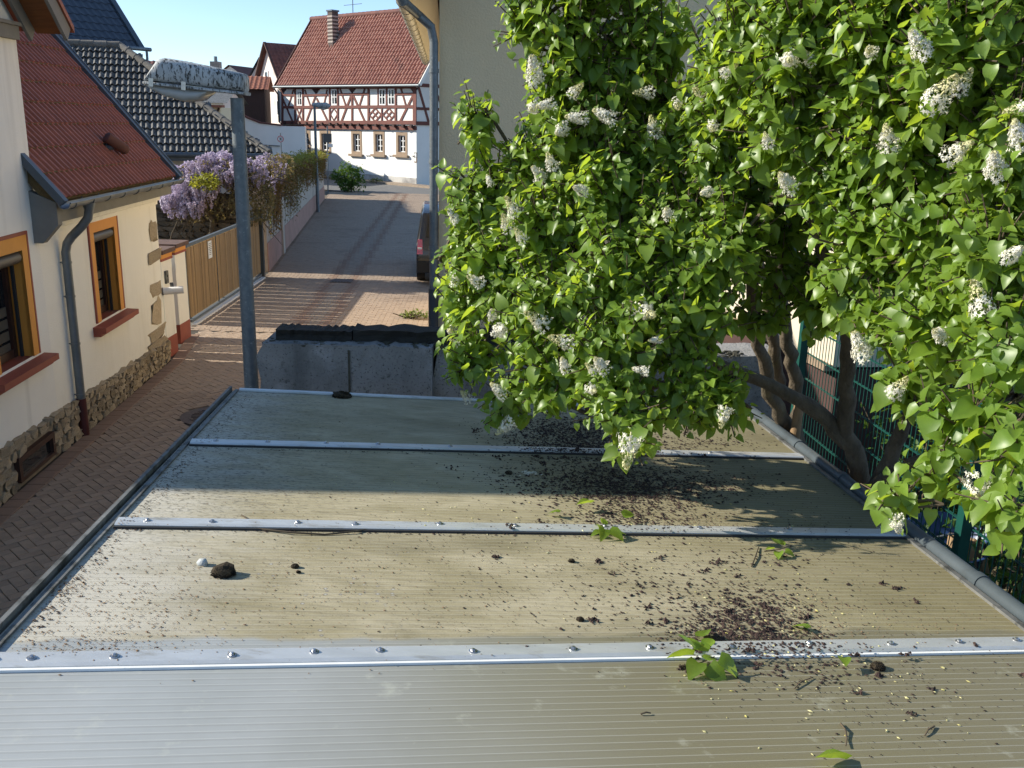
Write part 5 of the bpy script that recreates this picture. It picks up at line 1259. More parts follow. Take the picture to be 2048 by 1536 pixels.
sp_ = Vector(atY(561, 278, 56.0)); t = thing('speed_limit_sign', 'round white speed limit sign with red rim reading 30', 'sign', (sp_.x, 56.0, 0))
b = MB(); b.tube([(sp_.x, 56.05, -.06), (sp_.x, 56.05, sp_.z + .35)], 0.035, 8); put('pole', b, m_galv, t)
yd = Vector((0, -1, 0)); n_ = 26
b = MB(); b.tube([sp_ + Vector((0, 0.02, 0)), sp_], 0.19 * 0.98 * 1.0 + 0.0, n_); put('disc', b, m_signr, t)
b = MB(); b.tube([sp_ + Vector((0, -0.001, 0)), sp_ + Vector((0, -0.006, 0))], 0.145, n_); put('face', b, m_signw, t)
def digits(txt, c, h, mat, parent):
    seg = {'3': [(0, 1, 1, 1), (1, 1, 1, .5), (.25, .5, 1, .5), (1, .5, 1, 0), (0, 0, 1, 0)], '0': [(0, 1, 1, 1), (1, 1, 1, 0), (1, 0, 0, 0), (0, 0, 0, 1)]}
    w = h * .5; x = c.x - (len(txt) * w + (len(txt) - 1) * h * .22) / 2
    for ch in txt:
        b = MB()
        for (a, e, f, g_) in seg[ch]: b.bar(Vector((x + a * w, c.y, c.z + (e - .5) * h)), Vector((x + f * w, c.y, c.z + (g_ - .5) * h)), h * .19, 0.004, Vector((0, 1, 0)))
        put('numeral', b, mat, parent); x += w + h * .22
digits('30', sp_ + Vector((0, -0.009, 0)), 0.14, m_signk, t)
# shrubs at the street end
def bush(name, label, c, r, n, mat, size):
    t = thing(name, label, 'shrub', c); pts = []
    for _ in range(n):
        d = Vector((random.gauss(0, 1), random.gauss(0, 1), random.gauss(0, 1))).normalized() * random.uniform(.55, 1.08); d = Vector((d.x * r[0], d.y * r[1], d.z * r[2]))
        lump = 1 + 0.25 * math.sin(d.x * 7) * math.sin(d.z * 6 + 1)
        p = Vector(c) + Vector((0, 0, r[2] * 1.05)) + d * lump
        if p.z > 0.02: pts.append(p)
    stuff(leaf_scatter('leaves', pts, size, mat, t, droop=.1)); b = MB()
    for k in range(9):
        e = Vector(c) + Vector((random.gauss(0, r[0] * .5), random.gauss(0, r[1] * .4), r[2] * 1.5)); b.tube([Vector(c) + Vector((random.gauss(0, .1), random.gauss(0, .1), -.06)), e], [0.025, 0.008], 5)
    stuff(put('stems', b, m_twig, t)); return t
bush('shrub', 'dense green shrub at the far end of the garden wall', gnd(690, 384) + Vector((.2, 0.3, 0)), (0.85, 0.8, 0.72), 1500, m_shrub, 0.17)
bush('weed_tuft', 'tiny tuft of weeds at the foot of the half timbered house', hp_(2.9, 0.0, 0.8), (0.45, 0.2, 0.16), 120, m_weed, 0.12)
bush('weed_tuft', 'pale tuft of weeds by the dark downpipe behind the wooden beam', gnd(825, 636), (0.30, 0.18, 0.07), 110, m_weed, 0.09)

# ================================================================== BLACK VAN
vp = gnd(833, 546, 0.28); vp.z = 0; vd_ = Vector((-0.09, 1, 0)).normalized(); vs_ = Vector((vd_.y, -vd_.x, 0))
van = thing('black_van', 'black van parked beside the beige house, red tail light showing', 'van', vp + vd_ * 2 + vs_ * .9)
def vn(l, w, z): return vp + vd_ * l + vs_ * w + Z * z
prof = [(0.0, 0.28), (-.04, 0.55), (0.0, 0.95), (0.10, 1.10), (0.32, 1.68), (0.6, 1.78), (2.9, 1.76), (3.5, 1.15), (4.2, 0.95), (4.35, 0.5), (4.3, 0.28)]
b = MB(); rings = []
for w, ins_ in ((0.0, .06), (0.05, 0.0), (1.73, 0.0), (1.78, .06)):
    rings.append([vn(l + (ins_ if l < 2 else -ins_), w + (0.12 * max(0, z - 1) / .75) * (1 if w < .9 else -1), z - (ins_ if z > 1.6 else 0)) for (l, z) in prof])
b.loft(rings); put('body', b, m_black, van, sm=35)
b = MB(); b.quad(vn(.09, .22, 1.14), vn(.09, 1.56, 1.14), vn(.29, 1.50, 1.62), vn(.29, .28, 1.62)); put('rear_window', b, m_pane, van)
b = MB(); b.quad(vn(.5, .025, 1.14), vn(2.9, .025, 1.14), vn(2.7, .115, 1.62), vn(.6, .115, 1.62)); put('side_window', b, m_pane, van)
for w in (0.10, 1.68):
    b = MB(); b.hexa([vn(-.05, w - .09, .74), vn(-.05, w + .05, .74), vn(.06, w + .05, .74), vn(.06, w - .09, .74), vn(-.0, w - .07, 1.08), vn(-.0, w + .04, 1.08), vn(.14, w + .04, 1.08), vn(.14, w - .07, 1.08)]); tl = put('tail_light', b, m_taill, van)
    b = MB(); b.box(vn(-.046, w - .02, .88), .02, .10, .04, vd_, vs_, Z); put('reversing_lamp', b, m_signw, tl)
b = MB(); b.box(vn(-.03, .89, .44), .16, 1.74, .26, vd_, vs_, Z); put('bumper', b, m_trim, van)
b = MB(); b.box(vn(-.06, .89, .78), .02, .52, .12, vd_, vs_, Z); put('number_plate', b, m_plate, van)
for l in (0.75, 3.45):
    for w in (0.10, 1.68):
        b = MB(); b.tube([vn(l, w - .1, .31), vn(l, w + .1, .31)], 0.31, 20); wh = put('wheel', b, m_trim, van, sm=50)
        b = MB(); b.tube([vn(l, w - .105, .31), vn(l, w + .105, .31)], 0.19, 16); put('rim', b, m_alud, wh, sm=50)

# ================================================================== BEIGE HOUSE on the right
bx = atY(878, 300, 10.0).x; SDv = Vector((-0.074, 1, 0)).normalized(); SNv = Vector((-SDv.y, SDv.x, 0))   # along street, outward to the left
bei = thing('beige_house', 'large plain beige rendered house behind the lilac', 'house', (bx + 4, 14, 0))
ez_ = 5.3; c0 = Vector((bx, 10.0, 0)); c1 = c0 + SDv * 10.2; c2 = Vector((c1.x + 9, c1.y, 0)); c3 = Vector((bx + 9.5, 10.0, 0))
b = MB(); b.hexa([x - Z * .06 for x in (c0, c3, c2, c1)] + [x + Z * ez_ for x in (c0, c3, c2, c1)]); b.prism([c0 + Z * ez_, c3 + Z * ez_, (c0 + c3) / 2 + Z * 9.2], Vector((c1.x - c0.x, c1.y - c0.y, 0)))
put('wall', b, m_beige, bei)
b = MB(); o1, o2 = c0 + SNv * .42 - SDv * .45 + Z * (ez_ - .28), c1 + SNv * .42 + SDv * .3 + Z * (ez_ - .28); tpz = Vector((4.9, 0, 0)) + Z * 4.5
b.hexa([o1, o1 + tpz, o2 + tpz, o2][::-1] + [x + Z * .14 for x in (o1, o1 + tpz, o2 + tpz, o2)][::-1]); put('roof', b, m_htile2, bei)
b = MB(); u1, u2 = c0 + SNv * .02 - SDv * .43 + Z * (ez_ - .30), c1 + SNv * .02 + Z * (ez_ - .30); b.quad(u1, u1 + SNv * .31 , u2 + SNv * .31, u2); b.quad(u1 + Z * .01, u2 + Z * .01, u2 + SNv * .31 + Z * .01, u1 + SNv * .31 + Z * .01); put('soffit', b, M('soffit_cream', (0.60, 0.54, 0.40), rough=0.7), bei)
ga_, gb_ = c0 + SNv * .38 - SDv * 1.2 + Z * (ez_ - .28), c1 + SNv * .38 + SDv * .4 + Z * (ez_ - .28)
m_cgut = M('gutter_pale', (0.42, 0.40, 0.33), (0.35, 0.33, 0.27), 3, 0.45, metal=0.2)
b = MB(); b.tube([ga_, gb_], 0.075, 14); gt2 = put('gutter', b, m_cgut, bei, sm=50)
for k in range(18):
    c = lerp(ga_, gb_, (k + .5) / 18); dd_ = (gb_ - ga_).normalized(); b = MB(); b.tube([c - dd_ * .012, c + dd_ * .012], 0.082, 14); put('bracket', b, m_cgut, gt2, sm=50)
px_ = atY(868, 60, 9.93); pz_ = px_.z; pxx = px_.x
b = MB(); g0_ = lerp(ga_, gb_, .03); b.tube([g0_ - Z * .05, g0_ - Z * .16 + SNv * -.05, Vector((pxx - .16, 9.86, pz_ + .14)), Vector((pxx - .03, 9.93, pz_ + .03)), Vector((pxx, 9.93, pz_ - .12)), Vector((pxx, 9.93, 2.05))], 0.045, 14); dpb = put('downpipe', b, m_galv, bei, sm=50)
m_dpd = M('downpipe_dark', (0.055, 0.06, 0.065), (0.045, 0.05, 0.055), 5, 0.5)
b = MB(); b.tube([Vector((pxx, 9.93, 2.06)), Vector((pxx, 9.93, 1.45)), Vector((pxx + .02, 9.90, 1.36)), Vector((pxx + .02, 9.90, 0))], 0.055, 14); put('standpipe', b, m_dpd, dpb, sm=50)
for z in (2.5, 3.4, 4.3):
    b = MB(); b.tube([Vector((pxx, 9.93, z - .02)), Vector((pxx, 9.93, z + .02))], 0.052, 14); put('pipe_clip', b, m_galv, dpb, sm=50)
# sun-lit ivory annex behind the lilac
an = thing('ivory_annex', 'low ivory rendered outbuilding catching the sun behind the lilac stems', 'outbuilding', (4.2, 8.8, 0))
a0, a1 = Vector((2.15, 9.75, 0)), Vector((2.62, 7.35, 0))
b = MB(); poly = [a0, a1, a1 + Vector((2.6, 0.3, 0)), a0 + Vector((2.8, 0, 0))]
b.hexa([p + Z * 1.95 for p in poly][::1] + [p + Z * 3.75 for p in poly]); put('wall', b, m_annex, an)
b = MB(); b.hexa([p + Z * .4 + Vector((.04, .0, 0)) for p in poly] + [p + Z * 1.93 + Vector((.04, 0, 0)) for p in poly]); put('base', b, m_timberd, an)  # dark timber colour also stands in for the shade below the ledge
b = MB(); b.bar(a0 + Z * 1.94 - Vector((.02, 0, 0)), a1 + Z * 1.94 - Vector((.02, 0, 0)), 0.10, 0.05); put('ledge', b, m_sand, an)
b = MB(); b.hexa([p + Z * 3.752 + (p - Vector((3.7, 8.7, 0))) * .08 for p in poly] + [p + Z * 3.84 + (p - Vector((3.7, 8.7, 0))) * .08 for p in poly]); put('roof', b, m_flash, an)

# ================================================================== GREEN MESH FENCE
fa = atY(1612, 640, 7.0); F0 = Vector((fa.x, 7.0, 0)); FD = Vector((0.10, -1, 0)).normalized(); FN = Vector((-FD.y, FD.x, 0)); flen = 4.7
fence = thing('mesh_fence', 'green welded mesh fence standing behind the lilac stems', 'fence', F0)
fz0, fz1 = 0.52, 2.45
for s in (0.0, 2.35, 4.7):
    c = F0 + FD * s; b = MB(); b.box(Vector((c.x, c.y, (fz1 + .06) / 2 + .2)), 0.06, 0.06, fz1 - .30, FD, FN, Z); po = put('post', b, m_green, fence)
    b = MB(); b.box(Vector((c.x, c.y, fz1 + .08)), 0.064, 0.064, 0.02, FD, FN, Z); put('cap', b, m_dark, po)
rodme = MB().tube([(0, 0, fz0), (0, 0, fz1)], 0.0032, 5).mesh('rod'); rodme.materials.append(m_green)
for k in range(int(flen / 0.05)):
    c = F0 + FD * (0.05 * (k + .7)) + FN * .035; put('rod', rodme, None, fence, Matrix.Translation(c))
for k in range(10):
    z = fz0 + 0.03 + k * 0.2
    for o in (.041, .029):
        b = MB(); b.bar(F0 + FN * o + Z * z, F0 + FD * flen + FN * o + Z * z, 0.005, 0.006); put('rail', b, m_green, fence)
# things behind the fence
tub = atY(1895, 1075, 5.6)
tb_ = thing('blue_tub', 'round dark blue plastic tub lying behind the green fence', 'tub', (tub.x, tub.y, tub.z - .3))
b = MB(); n = 20; rings = []
for (r, z) in ((.20, -.16), (.27, .0), (.29, .01), (.27, .012), (.19, -.14)):
    rings.append([(tub.x + r * math.cos(2 * math.pi * k / n), tub.y + r * .8 * math.sin(2 * math.pi * k / n), tub.z + z + .08 * math.sin(2 * math.pi * k / n)) for k in range(n)])
b.loft(rings); put('bowl', b, m_blue, tb_, sm=40)
b = MB(); b.tube([(tub.x + .25 * math.cos(a), tub.y - .2, tub.z + .02 + .10 * math.sin(a)) for a in [math.pi * k / 8 for k in range(9)]], 0.006, 6); put('handle', b, m_galv, tb_)
for i, (u, v) in enumerate(((1905, 1120), (1935, 1128), (1880, 1150), (1960, 1165), (1925, 1180))):
    p = atY(u, v, 5.5 + .05 * i); b = MB(); rr = random.uniform(.05, .075); L_ = 0.34
    d = Vector((random.gauss(0, .25), .3, 1)).normalized() * L_
    b.tube([p - d * .5, p + d * .5], [rr, rr * .95], 9); lo = put('split_log', b, m_log); tag(lo, ['split firewood log beneath the blue tub, the front left one', 'split firewood log beneath the blue tub, beside its rim', 'split firewood log standing lowest left under the tub', 'split firewood log at the right of the tub pile', 'split firewood log at the bottom of the pile under the tub'][i], 'firewood', 'firewood logs behind the fence')
b = MB()
for k in range(2600):
    p = Vector((random.uniform(2.4, 6.0), random.uniform(2.6, 7.2), 0.5 + abs(random.gauss(0, .05)))); s = random.uniform(.02, .07); d = Vector((random.gauss(0, 1), random.gauss(0, 1), random.gauss(0, .5))).normalized() * s; w = d.cross(Vector((random.gauss(0, .4), random.gauss(0, .4), 1))).normalized() * s * .4
    b.quad(p - d, p + w, p + d, p - w)
gl = put('ground_litter', b, m_gravel); stuff(gl); tag(gl, 'dry leaf litter and ground plants behind the fence', 'leaf litter')
hg = thing('garden_bushes', 'dark tangle of garden bushes behind the green fence', 'bushes', (3.9, 5.5, 0.5))
pts = []; b = MB()
for k in range(150):
    x, y = random.uniform(2.85, 5.2), random.uniform(3.4, 7.2); h = random.uniform(1.3, 2.5)
    a_, m_, e_ = Vector((x, y, .45)), Vector((x + random.gauss(0, .15), y + random.gauss(0, .15), .45 + h * .4)), Vector((x + random.gauss(0, .3), y + random.gauss(0, .25), h)); b.tube([a_, m_, e_], [.012, .008, .003], 5)
    for _ in range(60):
        t = random.random() ** .8; c_ = a_.lerp(m_, t * 2) if t < .5 else m_.lerp(e_, t * 2 - 1); pts.append(c_ + Vector((random.gauss(0, .055), random.gauss(0, .055), random.gauss(0, .05))))
stuff(leaf_scatter('leaves', [p for p in pts if p.z > .55 and p.x > 2.7], 0.075, m_shrub, hg, droop=.2))
stuff(put('stems', b, m_twig, hg))

# ================================================================== LILAC
lil = thing('lilac', 'large white flowering lilac with heart shaped leaves hanging over the carport', 'tree', (1.95, 4.3, 0.5))
def pY(*a): return [atY(*p) for p in a]
TR = [  # main stems: pixel + distance, thick end first
    ([(1615, 960, 5.2), (1585, 870, 5.15), (1540, 790, 5.1), (1520, 690, 5.0), (1500, 560, 4.9), (1430, 420, 4.8), (1380, 250, 4.7)], .055, .018),
    ([(1630, 960, 5.3), (1590, 860, 5.3), (1592, 760, 5.3), (1575, 690, 5.25), (1560, 590, 5.2), (1580, 420, 5.0), (1600, 230, 4.8)], .05, .018),
    ([(1735, 1000, 4.45), (1705, 900, 4.4), (1640, 825, 4.45), (1545, 770, 4.5), (1420, 720, 4.55), (1280, 660, 4.6), (1120, 560, 4.75)], .055, .014),
    ([(1712, 930, 4.42), (1690, 850, 4.42), (1692, 740, 4.4), (1700, 640, 4.4), (1660, 540, 4.35), (1600, 380, 4.2), (1560, 200, 4.1)], .045, .015),
    ([(1745, 985, 4.3), (1790, 890, 4.25), (1830, 800, 4.15), (1862, 700, 4.05), (1930, 560, 3.9), (1900, 380, 3.75), (1850, 150, 3.7)], .042, .015),
    ([(1742, 975, 4.28), (1810, 935, 4.15), (1880, 900, 3.95), (1960, 850, 3.6), (2040, 780, 3.3)], .034, .014),
    ([(1560, 790, 5.4), (1552, 730, 5.4), (1545, 650, 5.4), (1530, 560, 5.35), (1450, 400, 5.2), (1330, 200, 5.0)], .045, .014),
    ([(1280, 660, 4.6), (1180, 480, 4.8), (1040, 330, 4.95), (955, 200, 5.0)], .016, .006),
    ([(1420, 720, 4.55), (1300, 780, 4.3), (1180, 830, 4.2)], .015, .006),
    ([(1430, 420, 4.8), (1330, 330, 4.8), (1230, 130, 4.75), (1180, 10, 4.75)], .016, .006),
    ([(1280, 660, 4.6), (1100, 680, 4.7), (960, 620, 4.95), (880, 520, 5.1)], .016, .006)]
TPTS = []
for path, r0_, r1_ in TR:
    pts = pY(*[(u, v, Y * (1 - .13 * min(1, max(0, (880 - v) / 400)))) for (u, v, Y) in path])
    if path[0][1] > 950: pts = [Vector((pts[0].x + .02, pts[0].y, .44))] + pts
    sm_ = []          # smooth the path a little
    for a, c in zip(pts, pts[1:]):
        for k in range(4): sm_.append(a.lerp(c, k / 4) + Vector((random.gauss(0, .008), random.gauss(0, .008), 0)))
    sm_.append(pts[-1]); n = len(sm_)
    b = MB(); b.tube(sm_, [(r0_ + (r1_ - r0_) * i / (n - 1)) * random.uniform(.9, 1.12) for i in range(n)], 10); put('stem', b, m_bark, lil, sm=60)
    TPTS += sm_[n // 3:]
# cut stub
p = atY(1600, 800, 5.0); b = MB(); b.tube([p - Z * .25 + Vector((0, .02, 0)), p], [.03, .026], 10); put('stub', b, m_log, lil, sm=50)
# crown lobes: pixel centre, distance, pixel radii
LOBES = [(928, 470, 5.1, 48, 95), (942, 590, 5.0, 58, 90), (955, 255, 5.0, 34, 80), (985, 400, 5.0, 95, 95), (1010, 560, 4.8, 90, 110), (960, 720, 4.75, 70, 62), (1020, 800, 4.55, 55, 55),
         (1090, 330, 4.9, 105, 100), (1110, 470, 4.7, 110, 110), (1110, 620, 4.5, 110, 100), (1120, 750, 4.4, 110, 80), (1060, 60, 4.9, 48, 75), (1150, 100, 4.8, 110, 115), (1190, 250, 4.75, 130, 120), (1280, 120, 4.75, 70, 130),
         (1240, 400, 4.6, 130, 120), (1250, 560, 4.35, 130, 110), (1240, 700, 4.2, 120, 95), (1240, 815, 4.1, 95, 62), (1270, 870, 3.95, 45, 30), (1370, 480, 4.4, 120, 120), (1370, 640, 4.25, 120, 110), (1390, 780, 4.15, 100, 80), (1455, 800, 4.1, 55, 75), (1320, 320, 4.65, 80, 90), (1325, 90, 4.75, 45, 90), (1330, 220, 4.7, 55, 60), (1430, 150, 4.5, 45, 110), (1420, 240, 4.5, 60, 60), (1530, 400, 4.7, 75, 75), (1570, 470, 4.6, 80, 80), (1600, 560, 4.6, 70, 70), (1530, 640, 4.6, 60, 40), (1640, 620, 4.3, 60, 45), (1610, 360, 4.3, 90, 70),
         (1450, 300, 4.4, 80, 110), (1500, 120, 4.2, 95, 150), (1460, 500, 4.2, 100, 100), (1600, 80, 3.95, 130, 120), (1600, 260, 4.0, 130, 110), (1700, 380, 3.9, 130, 110), (1560, 560, 4.5, 70, 70), (1760, 130, 3.75, 130, 140), (1820, 300, 3.65, 140, 120), (1930, 100, 3.4, 140, 150), (2020, 300, 3.25, 90, 160),
         (1760, 500, 3.75, 130, 95), (1700, 600, 3.8, 90, 70), (1880, 480, 3.5, 130, 110), (1990, 520, 3.2, 100, 120), (1800, 640, 3.6, 100, 70), (1900, 650, 3.35, 110, 90), (2010, 700, 3.05, 80, 110), (1830, 780, 3.5, 70, 62), (1950, 850, 3.0, 95, 62), (1880, 965, 3.0, 75, 42), (1800, 1000, 2.95, 38, 45), (2025, 1045, 2.55, 38, 42), (2040, 900, 2.8, 50, 70),
         (1150, -50, 4.8, 100, 80), (1280, -50, 4.7, 80, 80), (1500, -90, 4.2, 110, 90), (1650, -90, 4.0, 110, 90), (1800, -70, 3.7, 120, 90), (1950, -80, 3.5, 120, 90), (2090, -20, 3.4, 100, 120), (2150, 180, 3.3, 90, 120), (2150, 380, 3.3, 90, 120), (2130, 580, 3.2, 80, 110), (2260, 250, 3.5, 100, 160), (2250, 500, 3.5, 90, 130)]
LOBES = [(u, v, max(2.35, Y * .87), ru, rv) for (u, v, Y, ru, rv) in LOBES]
LOBES += [(u + 25, v - 15, Y + .55, ru * .95, rv * .95) for (u, v, Y, ru, rv) in LOBES if u > 1300 and v < 640 and not (1470 < u < 1650 and 340 < v < 660)]
LT = [0, .07, .26, .50, .76, 1.0]; LW = [0, .33, .42, .36, .19, 0]
def leaf_tmpl(fold, curl, twist=0.0):
    v = []
    for t in LT: v.append((0, t, -curl * t * t + .02 * math.sin(t * 9)))
    for sgn in (-1, 1):
        for t, w in list(zip(LT, LW))[1:5]: v.append((sgn * w, t - .10 * (t < .2), -curl * t * t + fold * w + twist * sgn * t * .2))
    f = [(0, 1, 6), (0, 10, 1)]
    for k in range(1, 4): f += [(k, k + 1, 6 + k, 5 + k), (k, 9 + k, 10 + k, k + 1)]
    f += [(4, 5, 9), (4, 13, 5)]
    return np.array(v), f
LTM = [leaf_tmpl(.35, .25), leaf_tmpl(.2, .4, .3), leaf_tmpl(.55, .15, -.3), leaf_tmpl(.3, .5, .2)]
LEAVES = []; twigs = MB()
def add_leaf(p, d, up, s, k=None):
    d = d.normalized(); x = d.cross(up)
    if x.length < 1e-3: return
    x.normalize(); n = x.cross(d)
    tip = p + d * s
    if p.x < 1.75 and ((p - RP0).dot(RN) < .035 or (tip - RP0).dot(RN) < .012): return
    LEAVES.append((p, x, d, n, s, random.randrange(4) if k is None else k))
def shoot(o, d, ln, npair, size, tipyoung=True):
    d = d.normalized(); side = d.cross(Z + Vector((random.gauss(0, .3), random.gauss(0, .3), 0))).normalized(); s2 = d.cross(side)
    end = o + d * ln + Z * ln * .1; twigs.tube([o, o.lerp(end, .5) - Z * .01, end], [.0045, .0035, .002], 4, cap=False)
    for k in range(npair):
        t = (k + .6) / npair; p = o.lerp(end, t); a = side if k % 2 == 0 else s2
        for sg in (-1, 1):
            sz_ = size * random.uniform(.55, 1.28) * (1.0 if t < .8 else .62)
            ld = d * random.uniform(.25, .6) + a * sg * random.uniform(.7, 1.0) - Z * random.uniform(.15, .95) * (1 if t < .8 else .2)
            pp = p + ld.normalized() * .014
            add_leaf(pp, ld, Z * 1.0 + d * .3 + Vector((-.35 + random.gauss(0, .35), -.25 + random.gauss(0, .35), 0)), sz_)
ELL = []
for (u, v, Y, ru, rv) in LOBES:
    c = atY(u, v, Y); k = (c - CAMP).dot(_fw) / F_PX; rx, rz = ru * k, rv * k; ry = max(.16, .75 * (rx + rz) / 2); ELL.append((c, Vector((rx, ry, rz)), ru, rv, Y))
def skip(u, v):
    if 1500 < u < 1770 and 665 < v < 965: return .9
    if 1490 < u < 1620 and 370 < v < 650: return .58
    if 1352 < u < 1392 and v < 165: return .95
    if 1780 < u < 2100 and 770 < v < 1060: return .55
    if u < 1000 and v < 185 and u > 975: return .4
    return 0
for (c, r, ru, rv, Y) in ELL:
    n = int(ru * rv / 10500 * (66 + 5.0 * Y)); near_ = min(TPTS, key=lambda q: (q - c).length)
    if n >= 6:
        m_ = near_.lerp(c, .5) + Z * .05; b = MB(); b.tube([near_, m_, c], [.012, .009, .006], 6); put('limb', b, m_bark, lil, sm=60)
    for _ in range(max(n, 5)):
        d = Vector((random.gauss(0, 1), random.gauss(0, 1) - .35, random.gauss(0, 1))).normalized()
        q = Vector((d.x * r.x, d.y * r.y, d.z * r.z)); ln = random.uniform(.12, .23); rad = random.choice((1, 1, 1, .8, .6, .35)) * random.uniform(.88, 1.06) * (random.uniform(1.05, 1.28) if random.random() < .13 else 1)
        o_ = c + q * rad - q.normalized() * ln * .8
        px_ = proj(c + q * rad)
        if random.random() < skip(px_[0], px_[1]): continue
        dirn = q.normalized() + Vector((-.25, -.1, .35)) + Vector((random.gauss(0, .35), random.gauss(0, .35), random.gauss(0, .35)))
        if d.z < -.3: dirn += Z * -.3
        inner = c.lerp(o_, .35); twigs.tube([inner, inner.lerp(o_, .6) + Z * .01, o_], [.006, .005, .004], 4, cap=False)
        shoot(o_, dirn, ln, random.choice((3, 4, 4, 5)), random.uniform(.040, .076))
# the largest leaves in view become parts, the rest one mass
cell = {}
for i, (p, x, d, n, s, k) in enumerate(LEAVES):
    pu = proj(p + d * s * .5)
    if -20 < pu[0] < 2060 and -20 < pu[1] < 1540:
        key = (int(pu[0] // 34), int(pu[1] // 34))
        if key not in cell or pu[2] < cell[key][0]: cell[key] = (pu[2], i)
front = sorted(cell.values(), key=lambda t: -LEAVES[t[1]][4] / t[0])[:300]; fset = {i for _, i in front}
lme = []
for v, f in LTM:
    mb = MB(); mb.v = [tuple(a) for a in v]; mb.f = f; me = mb.mesh('leaf'); me.materials.append(m_leaf); me.shade_smooth(); lme.append(me)
for i in fset:
    p, x, d, n, s, k = LEAVES[i]; put('leaf', lme[k], None, lil, frame(p, x * s, d * s, n * s))
V, Fc = [], []; off_ = 0
for i, (p, x, d, n, s, k) in enumerate(LEAVES):
    if i in fset: continue
    v, f = LTM[k]; m = np.array([x, d, n]) * s; V.append(v @ m + np.array(p)); Fc += [tuple(off_ + q for q in g_) for g_ in f]; off_ += len(v)
me = bpy.data.meshes.new('foliage'); me.from_pydata(np.concatenate(V).tolist(), [], Fc); me.update(); me.shade_smooth()
stuff(put('foliage', me, m_leafs, lil)); stuff(put('twigs', twigs, m_twig, lil))
# blossom panicles
def panicle(seed, budf):
    r = random.Random(seed); b = MB(); idx = []
    b.tube([(0, 0, -.012), (0, 0, .09)], [.003, .002], 4)
    idx += [1] * len(b.f)
    for i in range(210):
        t = r.random() ** .9; a = r.random() * 6.283; lob = 1 + .22 * math.sin(a * 3 + seed) * math.sin(t * 14); rad = (.048 * (1 - t) ** .8 * lob * r.uniform(.6, 1.0) + .006); z = .135 * t
        p = Vector((rad * math.cos(a), rad * math.sin(a), z)); d = Vector((math.cos(a), math.sin(a), r.uniform(-.2, .9))).normalized(); w = d.cross(Z).normalized(); h = w.cross(d)
        s = r.uniform(.0085, .0125); bud = t > 1 - budf or r.random() < .06
        if bud: s *= .55
        n0 = len(b.f)
        b.quad(p + w * s, p + d * s * .35 + (w + h) * .1 * s, p - w * s, p + d * s * .35 - (w + h) * .1 * s) if False else None
        e1, e2 = (w + h) * .7 * s, (w - h) * .7 * s
        b.quad(p + e1 + d * .2 * s, p + e2 * .35 + d * s * .1, p - e1 + d * .2 * s, p - e2 * .35 + d * s * .1)
        b.quad(p + e2 + d * .2 * s, p - e1 * .35 + d * s * .1, p - e2 + d * .2 * s, p + e1 * .35 + d * s * .1)
        b.tri(p - w * s * .4, p + w * s * .4, p - d * s * 1.2)
        idx += [1 if bud else 0] * (len(b.f) - n0)
    me = b.mesh('blossom'); me.materials.append(m_floret); me.materials.append(m_bud)
    for pl, k in zip(me.polygons, idx): pl.material_index = k
    return me
pan = [panicle(1, .15), panicle(2, .35), panicle(3, .08), panicle(4, .5)]
def front_depth(u, v):
    d = ray(u, v); best = None
    for (c, r, *_2) in ELL:
        o = CAMP - c; A_ = Vector((d.x / r.x, d.y / r.y, d.z / r.z)); B_ = Vector((o.x / r.x, o.y / r.y, o.z / r.z)); a = A_.dot(A_); h = A_.dot(B_); k = B_.dot(B_) - 1.15; D = h * h - a * k
        if D > 0:
            t = (-h - math.sqrt(D)) / a
            if best is None or t < best: best = t
    return best if best else 4.3
BL = [(1068, 135, 1.3), (1285, 185, .9), (1208, 230, 1.1), (1305, 252, 1), (1580, 120, 1.3), (1615, 112, .8), (1460, 140, .9), (1890, 180, 1.6), (1930, 160, 1), (2035, 218, 1), (2035, 268, 1.2), (1775, 272, 1.2), (1533, 278, .8), (1400, 187, .9), (1355, 212, .7), (1425, 255, .7), (1065, 217, .9), (1090, 210, .9), (1152, 235, 1), (1120, 262, .9), (1155, 178, .8), (1100, 320, .9), (1075, 345, .9), (1080, 352, .7), (1022, 410, 1), (1012, 442, 1), (1038, 468, .8), (1158, 378, .8), (978, 360, .6), (905, 430, .8), (912, 555, .9), (948, 560, .9), (1070, 637, 1.2), (1003, 660, 1), (985, 626, .8), (903, 660, .9), (908, 683, .6), (1120, 680, 1.1), (1295, 625, 1.2), (1128, 728, .8), (1200, 728, 1), (1180, 735, .6), (996, 780, 1), (930, 790, .8), (1008, 856, 1), (1256, 906, 1.4), (1446, 836, .9), (1718, 688, 1.4), (1880, 668, 1.1), (1957, 593, 1.4), (1800, 772, 1.1), (1952, 985, 1.3), (1778, 1066, 1.1), (1795, 1052, .8), (1572, 362, 1.3), (1335, 425, .8), (1410, 385, .7), (1835, 85, 1.2), (1740, 100, .8), (1990, 325, 1.2), (1920, 300, 1.2), (2030, 505, .9), (1310, 680, .6), (1185, 780, .7), (1280, 740, .7)]
for (u, v, s) in BL:
    t = front_depth(u, v) - .03; p = CAMP + ray(u, v) * t
    if p.x < 1.75:
        h = (p - RP0).dot(RN)
        if h < .09: p = CAMP + ray(u, v) * (t - .12)
    ax = Vector((random.gauss(-.3, .4), random.gauss(-.3, .3), random.uniform(-.2, .9) if v < 800 else random.uniform(-1, -.3))).normalized()
    x = ax.cross(Vector((.3, .8, .1))).normalized(); y = ax.cross(x); s *= .58 if u > 1450 else .70
    put('blossom', random.choice(pan), None, lil, frame(p - ax * .07 * s, x * s, y * s, ax * s))

